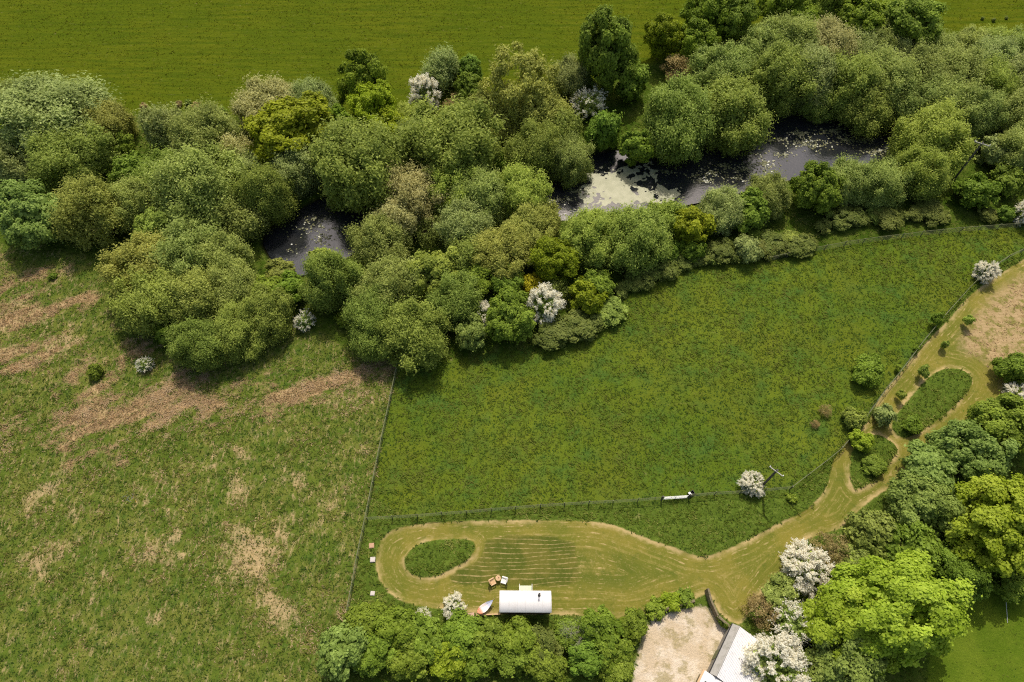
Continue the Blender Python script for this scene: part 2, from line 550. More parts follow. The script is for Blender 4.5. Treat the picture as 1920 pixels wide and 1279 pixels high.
    tn = T.mix(T.mul(T.step(n_fine, 0.5, 0.75), 0.5), tn, L(*TAN_C))
    tn = T.mix(T.mul(T.step(T.noise(p, 0.7, 5, 0.7), 0.46, 0.62), 0.8), tn, L(*PTH_A))
    col = T.mix(T.mul(m('tan', 1.6, 3.0, 4.0), 0.92), col, tn)
    col = T.mix(m('yard', 0.3, 1.0, 1.5), col, yd)
    col = T.mix(T.step(A['pond'], -0.9, 0.1), col, mud)
    h = T.add(T.mul(n_sm, 0.6), T.mul(n_fine, 0.5))
    soft = T.add(T.mul(T.step(A['path'], 0.2, -0.2), 0.75), 0.25)
    bmp = T.n('ShaderNodeBump')
    T.put(bmp.inputs['Strength'], T.mul(soft, 0.9))
    bmp.inputs['Distance'].default_value = 0.22
    T.put(bmp.inputs['Height'], h)
    T.principled(col, 0.9, 0.0, bmp.outputs[0])
    return T.m


FAR_A, FAR_B, FAR_C, FAR_D = (84, 96, 20), (93, 100, 22), (72, 87, 18), (108, 112, 36)
PAD_A, PAD_B, PAD_C, PAD_D, PAD_E = (86, 104, 28), (101, 113, 32), (72, 98, 38), (94, 111, 42), (116, 126, 54)
RGH_A, RGH_B, RGH_C = (88, 103, 36), (108, 113, 48), (70, 94, 34)
STRAW_A, STRAW_B = (164, 140, 98), (200, 172, 130)
BRK_A, BRK_B, BRK_C = (158, 132, 92), (186, 157, 117), (204, 176, 138)
TAN_A, TAN_B, TAN_C = (156, 132, 92), (184, 156, 116), (204, 178, 138)
PTH_A, PTH_B, PTH_C, PTH_D, PTH_E = (108, 110, 42), (130, 121, 52), (152, 137, 76), (186, 162, 112), (88, 98, 36)
RCT_A, RCT_B = (82, 90, 34), (104, 102, 44)
YRD_A, YRD_B, YRD_C, YRD_D = (200, 180, 150), (218, 202, 178), (180, 160, 126), (152, 138, 92)
LSH_A, LSH_B, LSH_C = (78, 96, 32), (98, 114, 42), (120, 132, 62)
LWN_A, LWN_B, LWN_C = (84, 104, 26), (98, 114, 32), (114, 126, 46)
LAND = land_material()

# the land sheet, cut along its outlines into named grounds that share one surface
zone = np.zeros(GX.shape, np.int8)
zone[sd['far'] > 0] = 1
zone[sd['rough'] > 0] = 2
zone[sd['pad'] > 0] = 3
zone[sd['lawn'] > 0] = 4
zone[sd['path'] > 0] = 5
zone[sd['yard'] > 0] = 6
zc = zone[:-1, :-1].ravel()
ii, jj = np.meshgrid(np.arange(NYg - 1), np.arange(NXg - 1), indexing='ij')
base = (ii * NXg + jj).ravel()
quads = np.stack([base, base + 1, base + NXg + 1, base + NXg], 1)
allV = np.stack([GX, GY, GZ], -1).reshape(-1, 3)
for z, nm in ((0, 'ground'), (1, 'far_pasture'), (2, 'rough_field'), (3, 'paddock'), (4, 'lawn'), (5, 'mown_path'), (6, 'gravel_yard')):
    q = quads[zc == z]
    used = np.unique(q)
    remap = np.zeros(len(allV), np.int32)
    remap[used] = np.arange(len(used))
    me = mesh_np(nm, allV[used], remap[q])
    for k, a in ATTR.items():
        x = me.attributes.new(k, 'FLOAT', 'POINT')
        x.data.foreach_set('value', a.ravel()[used].astype(np.float32))
    me.polygons.foreach_set('use_smooth', np.ones(len(q), bool))
    structure(link(nm, me, None, LAND))
# the country beyond, out to the horizon
def outer_land():
    T = NT('distant_fields')
    p = T.pos()
    c = T.mix(T.step(T.noise(p, 0.012, 3, 0.5), 0.4, 0.6), L(*FAR_A), L(*PAD_A))
    c = T.mix(T.mul(T.noise(p, 0.7, 4, 0.6), 0.6), c, L(*FAR_C))
    T.principled(c, 0.9, 0.1)
    R = 3000.0
    xs = [-R, X0, X1, R]
    ys = [-R, Y0, Y1, R]
    mb = MB()
    for a in range(3):
        for b in range(3):
            if a == 1 and b == 1:
                continue
            mb.raw([(xs[a], ys[b], 0), (xs[a + 1], ys[b], 0), (xs[a + 1], ys[b + 1], 0), (xs[a], ys[b + 1], 0)], [(0, 1, 2, 3)])
    structure(mb.build('terrain', T.m))
outer_land()

# ------------------------------------------------------------------ the two pools
def water():
    T = NT('dark_water')
    p = T.pos()
    n = T.noise(p, 2.2, 4, 0.6)
    b = T.bump(n, 0.35, 0.05)
    col = T.mix(T.step(T.noise(p, 0.25, 4, 0.6), 0.4, 0.7), L(30, 32, 36), L(44, 44, 44))
    T.principled(col, 0.07, 1.0, b)
    WM = T.m
    T = NT('pond_scum')
    p = T.pos()
    c = T.mix(T.step(T.noise(p, 0.8, 4, 0.6), 0.35, 0.65), L(170, 166, 132), L(152, 150, 114))
    c = T.mix(T.mul(T.step(T.noise(p, 5, 3, 0.7), 0.52, 0.7), 0.5), c, L(150, 150, 100))
    T.principled(c, 0.5, 0.4)
    SC = T.m
    T = NT('lily_leaf')
    rnd = T.n('ShaderNodeObjectInfo')
    a = T.attr('tint')
    c = T.mix(a, L(84, 88, 50), L(150, 146, 104))
    T.principled(c, 0.35, 0.5)
    LM = T.m
    zw = -0.35

    def sheet(name, poly, z, mat, grow=1.6):
        pl = smooth_poly(poly)
        c = pl.mean(0)
        mb = MB()
        vs = [(x, y, z) for x, y in pl]
        bm = bmesh.new()
        fv = [bm.verts.new(v) for v in vs]
        f = bm.faces.new(fv)
        bmesh.ops.triangulate(bm, faces=[f])
        me = bpy.data.meshes.new(name)
        bm.to_mesh(me)
        bm.free()
        return link(name, me, None, mat)
    structure(sheet('pond', POND_A, zw, WM))
    structure(sheet('pond', POND_B, zw, WM))
    # the cream scum: ragged sheet of small cells kept where the outline says
    r = np.random.default_rng(5)
    SCUM = [(1070, 372), (1086, 340), (1105, 322), (1140, 318), (1165, 306), (1200, 304), (1222, 322), (1215, 334), (1185, 340), (1188, 352), (1205, 344), (1240, 346), (1275, 356),
            (1250, 370), (1200, 384), (1130, 386), (1090, 384)]
    pl = smooth_poly(SCUM, zw, 1)
    g = 0.11
    x0, y0 = pl.min(0) - 1
    x1, y1 = pl.max(0) + 1
    xs, ys = np.meshgrid(np.arange(x0, x1, g), np.arange(y0, y1, g))
    s = sdist(pl, xs, ys)
    def fld(sig, sdv):
        q = np.random.default_rng(sdv).standard_normal(xs.shape)
        fy = np.fft.fftfreq(xs.shape[0], g)[:, None]
        fx = np.fft.rfftfreq(xs.shape[1], g)[None, :]
        a = np.fft.irfft2(np.fft.rfft2(q) * np.exp(-2 * (math.pi * sig) ** 2 * (fx * fx + fy * fy)), s=xs.shape)
        return a / a.std()
    keep = (s + fld(0.7, 1) * 0.75 + fld(0.2, 2) * 0.45) > 0.15
    keep &= ~((fld(0.25, 3) + fld(0.9, 4) * 0.6 > 1.75))
    keep |= (s > -1.6) & (fld(0.22, 6) > 1.7)
    cx, cy = xs[keep], ys[keep]
    h = g / 2
    V = np.stack([np.stack([cx - h, cy - h, np.full(cx.shape, zw + 0.012)], -1), np.stack([cx + h, cy - h, np.full(cx.shape, zw + 0.012)], -1),
                  np.stack([cx + h, cy + h, np.full(cx.shape, zw + 0.012)], -1), np.stack([cx - h, cy + h, np.full(cx.shape, zw + 0.012)], -1)], 1)
    o = link('pond_scum', mesh_np('pond_scum', V, np.arange(len(V) * 4)), None, SC)
    stuff(o)
    # lily leaves: clusters of small notched discs
    def lilies(name, spots, seed):
        r = np.random.default_rng(seed)
        vs, fs, tn = [], [], []
        for (px, py, rad, cnt) in spots:
            c = at(px, py, zw)
            R = abs(at(px + rad, py, zw)[0] - c[0])
            for _ in range(cnt):
                a = r.uniform(0, 2 * math.pi)
                d = R * abs(r.normal(0, 0.55))
                x, y = c[0] + d * math.cos(a) * 1.5, c[1] + d * math.sin(a) * 0.6
                q = r.uniform(0.07, 0.19)
                k = len(vs)
                a0 = r.uniform(0, 6.28)
                z = zw + 0.016 + r.uniform(0, 0.03)
                tl, td = r.uniform(0, 0.25), r.uniform(0, 6.28)
                for j in range(7):
                    t = a0 + 0.25 + (5.8) * j / 6
                    vs.append((x + q * math.cos(t), y + q * math.sin(t), z + 0.02 + tl * q * math.cos(t - td)))
                vs.append((x, y, z + 0.012))
                for j in range(6):
                    fs.append((k + j, k + j + 1, k + 7))
                tn += [r.uniform(0, 1) ** 1.3] * 6
        me = mesh_np(name, vs, fs, 3)
        x = me.attributes.new('tint', 'FLOAT', 'FACE')
        x.data.foreach_set('value', np.array(tn, np.float32))
        stuff(link(name, me, None, LM))
    lilies('lily_pads', [(1250, 322, 10, 60), (1300, 330, 22, 50), (1318, 340, 16, 60), (1335, 325, 18, 50), (1355, 312, 20, 60), (1402, 318, 34, 130), (1430, 308, 26, 110), (1470, 290, 14, 60),
                         (1462, 262, 14, 40), (1500, 250, 20, 110), (1505, 268, 26, 130), (1530, 275, 24, 60), (1560, 245, 26, 110), (1585, 262, 26, 110), (1620, 262, 26, 140), (1640, 285, 26, 110),
                         (1570, 225, 26, 60), (1530, 222, 26, 60), (1445, 264, 6, 24), (1380, 335, 30, 60), (1050, 375, 22, 60), (1085, 360, 16, 60), (1650, 250, 26, 70), (1420, 290, 50, 40)], 3)
    lilies('lily_pads', [(600, 425, 30, 50), (612, 445, 24, 60), (590, 410, 18, 40), (640, 428, 22, 30), (545, 470, 26, 14), (560, 430, 50, 30), (600, 455, 20, 16)], 4)


water()

# ------------------------------------------------------------------ vegetation: leaf materials
def leaf_mat(name, dark, light, glow=0.44, var=0.03, k=1.0, gloss=0.14):
    T = NT(name)
    a = T.attr('tint')
    oi = T.n('ShaderNodeObjectInfo')
    c = T.mix(a, L(*dark, k), L(*light, k))
    hs = T.n('ShaderNodeHueSaturation')
    T.put(hs.inputs['Hue'], T.step(oi.outputs['Random'], 0, 1, 0.5 - var * 0.35, 0.5 + var * 0.25))
    T.put(hs.inputs['Value'], T.step(T.math('FRACT', T.mul(oi.outputs['Random'], 7.31)), 0, 1, 1 - var * 3, 1 + var * 3))
    T.put(hs.inputs['Color'], c)
    c = hs.outputs[0]
    pr = T.principled(c, 0.55, gloss, final=False)
    tr = T.n('ShaderNodeBsdfTranslucent')
    T.put(tr.inputs['Color'], c)
    mx = T.n('ShaderNodeMixShader')
    mx.inputs[0].default_value = glow
    T.put(mx.inputs[1], pr)
    T.put(mx.inputs[2], tr.outputs[0])
    return T.finish(mx.outputs[0])


LK = 2.0
PAL = {
    'wg': leaf_mat('willow_leaf', (94, 105, 46), (144, 153, 80), k=LK),
    'wd': leaf_mat('dark_willow_leaf', (86, 99, 36), (134, 145, 66), k=LK),
    'wo': leaf_mat('olive_willow_leaf', (98, 103, 42), (146, 148, 72), k=LK),
    'wb': leaf_mat('straw_willow_leaf', (112, 111, 62), (162, 156, 102), k=LK),
    'wy': leaf_mat('yellowish_willow_leaf', (98, 111, 40), (148, 159, 70), k=LK),
    'wgr': leaf_mat('grey_willow_leaf', (98, 107, 55), (148, 156, 92), k=LK),
    'og': leaf_mat('golden_oak_leaf', (94, 104, 16), (144, 152, 38), k=LK * 0.84),
    'ob': leaf_mat('bright_oak_leaf', (106, 120, 14), (156, 168, 44), k=LK * 0.74),
    'od': leaf_mat('dark_oak_leaf', (74, 90, 20), (120, 136, 42), k=LK),
    'gm': leaf_mat('green_leaf', (82, 99, 26), (130, 147, 54), k=LK * 0.86),
    'gd': leaf_mat('deep_green_leaf', (72, 90, 24), (118, 138, 50), k=LK),
    'gy': leaf_mat('lime_leaf', (104, 124, 22), (160, 176, 62), k=LK * 0.82, var=0.015),
    'gl': leaf_mat('yellow_lime_leaf', (106, 124, 20), (158, 170, 58), k=LK * 0.8, var=0.015),
    'gf': leaf_mat('fresh_leaf', (86, 106, 26), (134, 152, 54), k=LK * 0.78),
    'bl': leaf_mat('bluish_leaf', (86, 101, 40), (132, 146, 74), k=LK),
    'ev': leaf_mat('evergreen_leaf', (78, 90, 34), (122, 132, 60), k=LK, glow=0.25),
    'br': leaf_mat('brown_leaf', (106, 92, 54), (152, 136, 90), k=LK),
    'rb': leaf_mat('bramble_leaf', (84, 95, 36), (124, 130, 62), k=LK * 0.78),
    'gs': leaf_mat('gorse_leaf', (140, 134, 24), (186, 178, 44), k=LK * 0.75),
    'hw': leaf_mat('hawthorn_leaf', (90, 104, 42), (142, 154, 80), k=LK),
}
PETAL = leaf_mat('hawthorn_petal', (240, 233, 206), (255, 252, 236), glow=0.5, var=0.01)


def bark(name, a, b):
    T = NT(name)
    p = T.obj()
    c = T.mix(T.noise(T.scale(p, (1, 1, 0.3)), 6, 4, 0.7), L(*a), L(*b))
    T.principled(c, 0.9, 0.1)
    return T.m


BARK = bark('bark', (66, 56, 42), (112, 100, 80))
TWIG = bark('bare_twig', (112, 92, 70), (160, 138, 112))
GREY_TWIG = bark('grey_twig', (128, 122, 106), (176, 168, 150))


# ------------------------------------------------------------------ vegetation: crown shapes (unit: radius 1, height 0..2)
def unit(v):
    return v / np.maximum(np.linalg.norm(v, axis=-1, keepdims=True), 1e-9)


def crown_mesh(name, seed, nl=26, lr=0.34, ns=14, sr=0.42, nleaf=30000, ll=0.055, lw=0.03, low=-0.75, up=0.25, droop=0.0, rn=0.8, top=1.0,
               core=3000, loose=0.05, blossom=False, flat=1.0, wide=0.0):
    r = np.random.default_rng(seed)
    d = unit(r.standard_normal((nl * 6, 3)))
    d = d[d[:, 2] > low]
    keep = [d[0]]
    for q in d[1:]:                                         # spread the lobes over the outline
        if len(keep) >= nl:
            break
        if min(np.linalg.norm(q - k) for k in keep) > 1.9 / math.sqrt(nl):
            keep.append(q)
    d = np.array(keep)
    nl = len(d)
    R = lr * r.uniform(0.7, 1.25, nl)
    prof = 1.0 + wide * (0.5 - np.abs(d[:, 2:3]))
    C = d * (1.0 - R[:, None] * 0.85) * r.uniform(0.68, 1.16, (nl, 1)) * prof
    C[:, 2] = np.where(C[:, 2] > 0, C[:, 2] * top, C[:, 2])
    ltint = r.normal(0, 0.13, nl)
    sub = unit(r.standard_normal((nl, ns, 3)) + unit(C)[:, None, :] * 0.9 + np.array([0, 0, up]))
    SC = C[:, None, :] + sub * (R[:, None, None] * r.uniform(0.5, 0.95, (nl, ns, 1)))
    SR = R[:, None] * sr * r.uniform(0.65, 1.35, (nl, ns))
    stint = r.normal(0, 0.10, (nl, ns))
    wgt = (SR ** 2).ravel()
    k = r.choice(nl * ns, nleaf, p=wgt / wgt.sum())
    li = k // ns
    e = unit(r.standard_normal((nleaf, 3)))
    rad = r.uniform(0, 1, nleaf) ** (1 / 2.2)
    rad = np.where(r.uniform(0, 1, nleaf) < loose, rad * 2.0, rad)
    ce = SC.reshape(-1, 3)[k]
    off = e * (rad * SR.ravel()[k])[:, None]
    off[:, 2] *= flat
    p = ce + off
    n = unit(e * 0.55 + unit(p - C[li]) * 0.6 + unit(p) * 0.35 + np.array([0, 0, up]) + r.standard_normal((nleaf, 3)) * rn)
    t = r.standard_normal((nleaf, 3)) + np.array([0, 0, -droop]) + e * 0.5
    sz = r.uniform(0.6, 1.4, nleaf)
    tint = 0.45 + ltint[li] + stint.ravel()[k] + r.normal(0, 0.16, nleaf)
    if core:
        cp = unit(r.standard_normal((core, 3))) * (r.uniform(0.35, 0.72, (core, 1)))
        cp[:, 2] = np.where(cp[:, 2] < low * 0.75, low * 0.75, cp[:, 2] * np.where(cp[:, 2] > 0, top, 1))
        p = np.concatenate([p, cp])
        n = np.concatenate([n, unit(unit(cp) + r.standard_normal((core, 3)) * 0.5)])
        t = np.concatenate([t, r.standard_normal((core, 3))])
        sz = np.concatenate([sz, np.full(core, 2.2)])
        tint = np.concatenate([tint, r.normal(0.35, 0.15, core)])
    t = unit(t - n * (t * n).sum(1, keepdims=True))
    b = np.cross(n, t)
    a1 = t * (ll * sz)[:, None]
    b1 = b * (lw * sz)[:, None]
    p = p + np.array([0, 0, 1.0])
    V = np.stack([p - a1, p + b1 - a1 * 0.1, p + a1, p - b1 - a1 * 0.1], 1)
    me = mesh_np(name, V, np.arange(len(V) * 4))
    x = me.attributes.new('tint', 'FLOAT', 'FACE')
    x.data.foreach_set('value', np.clip(tint, 0, 1).astype(np.float32))
    if not blossom:
        return me
    # blossom: white sprays that lie along the outer shoots, pointing outwards
    m = int(blossom)
    k = r.choice(nl * ns, m, p=wgt / wgt.sum())
    ce = SC.reshape(-1, 3)[k]
    out = unit(unit(ce - C[k // ns]) + unit(ce) + np.array([0, 0, 0.35]) + r.standard_normal((m, 3)) * 0.45)
    per = 16
    s = r.uniform(0, 1, (m, per))
    length = SR.ravel()[k] * r.uniform(0.8, 3.0, m)
    q = ce[:, None, :] + out[:, None, :] * (length[:, None] * s)[..., None] + r.standard_normal((m, per, 3)) * 0.022
    q = q.reshape(-1, 3) + np.array([0, 0, 1.0])
    nn = unit(np.repeat(out, per, 0) * 0.6 + r.standard_normal((m * per, 3)) * 0.8 + np.array([0, 0.2, 0.8]))
    tt = r.standard_normal((m * per, 3))
    tt = unit(tt - nn * (tt * nn).sum(1, keepdims=True))
    bb = np.cross(nn, tt)
    z = (r.uniform(0.6, 1.3, m * per) * ll * 0.46)[:, None]
    V = np.stack([q - tt * z, q + bb * z, q + tt * z, q - bb * z], 1)
    mb = mesh_np(name + '_blossom', V, np.arange(len(V) * 4))
    x = mb.attributes.new('tint', 'FLOAT', 'FACE')
    x.data.foreach_set('value', r.uniform(0, 1, len(V)).astype(np.float32))
    return me, mb


def branch_mesh(name, seed, levels=4, stems=3, spread=0.7, rad=0.05, h=0.75, sides=5, lean=0.15, limit=4000, kids=(3, 4)):
    r = random.Random(seed)
    mb = MB()
    todo = []
    for i in range(stems):
        a = 2 * math.pi * i / max(stems, 1) + r.uniform(-0.4, 0.4)
        sp = lean if stems > 1 else 0.06
        todo.append((Vector((0.03 * math.cos(a), 0.03 * math.sin(a), 0)), Vector((math.cos(a) * sp, math.sin(a) * sp, 1)).normalized(), h * r.uniform(0.85, 1.1), rad * r.uniform(0.8, 1.1), 0))
    while todo and len(mb.f) < limit:
        p, d, ln, ra, lv = todo.pop(0)
        pts, rr = [p], [ra]
        n = 4 if lv < 2 else 3
        for j in range(n):
            d = (d + Vector((r.gauss(0, 0.12), r.gauss(0, 0.12), r.gauss(0.05, 0.08)))).normalized()
            p = p + d * (ln / n)
            pts.append(p)
            rr.append(ra * (1 - 0.62 * (j + 1) / n))
        mb.tube(pts, rr, sides if lv < 2 else 3, cap=lv == 0)
        if lv + 1 < levels:
            for _ in range(r.randint(*kids)):
                i = r.randint(1, n)
                ax = Vector((r.gauss(0, 1), r.gauss(0, 1), r.gauss(0, 0.35))).normalized()
                nd = (d * (1 - spread * 0.55) + ax * spread).normalized()
                if nd.z < -0.25:
                    nd.z = abs(nd.z) * 0.3
                todo.append((pts[i], nd.normalized(), ln * r.uniform(0.5, 0.72), rr[i] * 0.75, lv + 1))
    return mb.mesh(name)


CR = {}
for i in range(5):
    CR['willow', 'L', i] = crown_mesh('willow_crown', 100 + i, nl=52, lr=0.235, ns=14, sr=0.46, nleaf=52000, ll=0.032, lw=0.0145, up=0.55, droop=-0.6, rn=0.95, core=2600, loose=0.34, flat=1.8)
for i in range(3):
    CR['willow', 'M', i] = crown_mesh('willow_crown', 120 + i, nl=30, lr=0.30, ns=12, sr=0.46, nleaf=19000, ll=0.050, lw=0.023, up=0.55, droop=-0.6, rn=0.95, core=1200, loose=0.34, flat=1.8)
for i in range(3):
    CR['oak', 'L', i] = crown_mesh('oak_crown', 140 + i, nl=30, lr=0.33, ns=10, sr=0.42, nleaf=40000, ll=0.034, lw=0.023, up=0.35, rn=0.65, core=2600, loose=0.03)
for i in range(2):
    CR['oak', 'M', i] = crown_mesh('oak_crown', 150 + i, nl=18, lr=0.40, ns=10, sr=0.42, nleaf=12000, ll=0.062, lw=0.042, up=0.35, rn=0.65, core=1200, loose=0.03)
for i in range(2):
    CR['maple', 'L', i] = crown_mesh('maple_crown', 160 + i, nl=46, lr=0.25, ns=7, sr=0.55, nleaf=38000, ll=0.030, lw=0.024, up=0.9, rn=0.5, core=3600, loose=0.02, flat=0.6, wide=0.1)
for i in range(3):
    CR['leafy', 'M', i] = crown_mesh('leafy_crown', 170 + i, nl=20, lr=0.38, ns=12, sr=0.40, nleaf=14000, ll=0.060, lw=0.043, up=0.5, rn=0.6, core=1200, loose=0.06)
for i in range(2):
    CR['leafy', 'L', i] = crown_mesh('leafy_crown', 176 + i, nl=32, lr=0.30, ns=12, sr=0.40, nleaf=40000, ll=0.035, lw=0.027, up=0.5, rn=0.6, core=2400, loose=0.04)
for i in range(2):
    CR['leafy', 'S', i] = crown_mesh('leafy_crown', 180 + i, nl=12, lr=0.42, ns=8, sr=0.45, nleaf=2600, ll=0.12, lw=0.075, up=0.5, rn=0.7, core=250, loose=0.1)
for i in range(2):
    CR['sparse', 'L', i] = crown_mesh('sparse_crown', 190 + i, nl=36, lr=0.26, ns=14, sr=0.36, nleaf=12500, ll=0.038, lw=0.018, up=0.4, rn=0.9, core=0, loose=0.2)
CR['sparse', 'S', 0] = crown_mesh('sparse_crown', 196, nl=12, lr=0.36, ns=7, sr=0.4, nleaf=620, ll=0.12, lw=0.06, up=0.4, rn=0.9, core=0, loose=0.2)
CR['twiggy', 'M', 0] = crown_mesh('twiggy_crown', 198, nl=24, lr=0.36, ns=12, sr=0.4, nleaf=3600, ll=0.05, lw=0.02, up=0.3, rn=1.0, core=0, loose=0.2)
HW = {}
for i in range(3):
    HW[i] = crown_mesh('hawthorn_crown', 210 + i, nl=18, lr=0.40, ns=12, sr=0.36, nleaf=6500, ll=0.07, lw=0.042, up=0.4, rn=0.7, core=700, loose=0.05, blossom=2700)
HWP = crown_mesh('hawthorn_crown', 220, nl=18, lr=0.40, ns=12, sr=0.36, nleaf=8500, ll=0.07, lw=0.042, up=0.4, rn=0.7, core=700, loose=0.05, blossom=420)
TR = {
    'tree': [branch_mesh('trunk', 300 + i, 4, 1, 0.75, 0.055, 0.9, 6) for i in range(2)],
    'multi': [branch_mesh('trunk', 310 + i, 3, 4, 0.6, 0.03, 0.9, 5, 0.35) for i in range(2)],
    'bare': [branch_mesh('branches', 320 + i, 5, 3, 0.75, 0.035, 0.75, 5, 0.3, 9000, (3, 5)) for i in range(2)],
    'sapling': [branch_mesh('trunk', 330 + i, 3, 1, 0.7, 0.03, 1.1, 5) for i in range(2)],
}

# ------------------------------------------------------------------ planting
def depth(p):
    return p.y * _s + (CAM_H - p.z) * _c


CROWN = {'willow_tree': 'willow', 'oak_tree': 'oak', 'ash_tree': 'sparse', 'leafy_tree': 'leafy', 'leafy_bush': 'leafy', 'maple_tree': 'maple',
         'evergreen_tree': 'oak', 'bramble_bush': 'leafy', 'gorse_bush': 'leafy', 'bare_shrub': 'twiggy', 'sapling': 'leafy', 'rush_tussock': 'leafy'}
CAT = {'willow_tree': 'tree', 'oak_tree': 'tree', 'ash_tree': 'tree', 'leafy_tree': 'tree', 'leafy_bush': 'bush', 'maple_tree': 'tree', 'evergreen_tree': 'tree',
       'bramble_bush': 'bush', 'gorse_bush': 'bush', 'bare_shrub': 'shrub', 'sapling': 'sapling', 'rush_tussock': 'tussock', 'hawthorn_bush': 'hawthorn', 'bare_tree': 'tree'}
GROUP = {'willow_tree': 'willows round the ponds', 'oak_tree': 'oaks along the pasture edge', 'leafy_tree': 'leafy trees', 'leafy_bush': 'leafy bushes', 'maple_tree': 'lime maples by the lawn',
         'evergreen_tree': 'evergreens beside the path', 'bramble_bush': 'bramble mounds round the paddock', 'bare_shrub': 'bare shrubs', 'sapling': 'saplings along the mown path',
         'rush_tussock': 'tussocks on the far pasture', 'hawthorn_bush': 'hawthorns in flower'}
TUFTED = {'L': 3.6, 'M': 1.5}
prnd = random.Random(21)


def plant(name, px, py, rpx, tall, pal, label):
    g = GROUP.get(name)
    zc = 2.0
    for _ in range(6):
        p = P(px, py, zc)
        r = rpx * (1.13 if name == 'willow_tree' else 1.0) * depth(p) / F_PX
        hz = r * tall
        off = {'oak_tree': 0.12, 'maple_tree': 0.12, 'ash_tree': 0.15, 'leafy_tree': -0.05, 'sapling': 0.5}.get(name, -0.2) * hz
        zc = off + hz
    gz = max(ground_z(p.x, p.y), -0.45)
    o = thing(name, (p.x, p.y, gz), label, CAT[name], g, 0.0)
    rz = prnd.uniform(0, 6.283)

    def child(nm, me, mat, loc, sc):
        c = link(nm, me, o, mat)
        c.location = loc
        c.rotation_euler = (0, 0, rz)
        c.scale = sc
        return c
    if name == 'bare_tree':
        child('trunk', TR['bare'][0], GREY_TWIG, (0, 0, -0.1), (r * 1.5, r * 1.5, hz * 1.25))
        return o
    if name == 'hawthorn_bush':
        k = prnd.randrange(3)
        cr, bl = HWP if pal == 'hp' else HW[k]
        child('trunk', TR['multi'][k % 2], BARK, (0, 0, -0.1), (r * 0.8, r * 0.8, hz * 0.8))
        child('crown', cr, PAL['hw'], (0, 0, off + 0.04 * hz), (r * 0.93, r * 0.93, hz * 0.93))
        child('blossom', bl, PETAL, (0, 0, off), (r, r, hz))
        return o
    kind = CROWN[name]
    size = 'L' if r > TUFTED['L'] else ('M' if r > TUFTED['M'] else 'S')
    keys = [q for q in CR if q[0] == kind and q[1] == size]
    if not keys:
        keys = [q for q in CR if q[0] == kind and q[1] == 'M'] or [q for q in CR if q[0] == kind]
    me = CR[prnd.choice(keys)]
    if name == 'bare_shrub':
        child('branches', TR['bare'][prnd.randrange(2)], TWIG, (0, 0, -0.1), (r * 0.75, r * 0.75, hz * 0.85))
    elif name == 'sapling':
        child('trunk', TR['sapling'][prnd.randrange(2)], BARK, (0, 0, -0.1), (r * 0.9, r * 0.9, hz * 1.1))
    elif name == 'ash_tree':
        child('trunk', TR['bare'][1], BARK, (0, 0, -0.1), (r * 0.85, r * 0.85, hz * 0.95))
    elif name in ('oak_tree', 'maple_tree', 'leafy_tree', 'evergreen_tree'):
        child('trunk', TR['tree'][prnd.randrange(2)], BARK, (0, 0, -0.2), (r * 0.8, r * 0.8, hz * 0.9))
    elif name == 'willow_tree':
        child('trunk', TR['multi'][prnd.randrange(2)], BARK, (0, 0, -0.2), (r * 0.95, r * 0.95, hz * 1.02))
    elif name != 'rush_tussock':
        child('stems', TR['multi'][prnd.randrange(2)], BARK, (0, 0, -0.1), (r * 0.75, r * 0.75, hz * 0.7))
    if name == 'bramble_bush':
        child('crown', me, PAL[pal], (0, 0, off), (r * 1.15, r * 0.95, hz))
    else:
        q = prnd.uniform(0.88, 1.12)
        c = child('crown', me, PAL[pal], (0, 0, off), (r * q, r / q, hz))
        if name != 'sapling':
            c.rotation_euler = (prnd.gauss(0, 0.13), prnd.gauss(0, 0.13), rz)
    return o


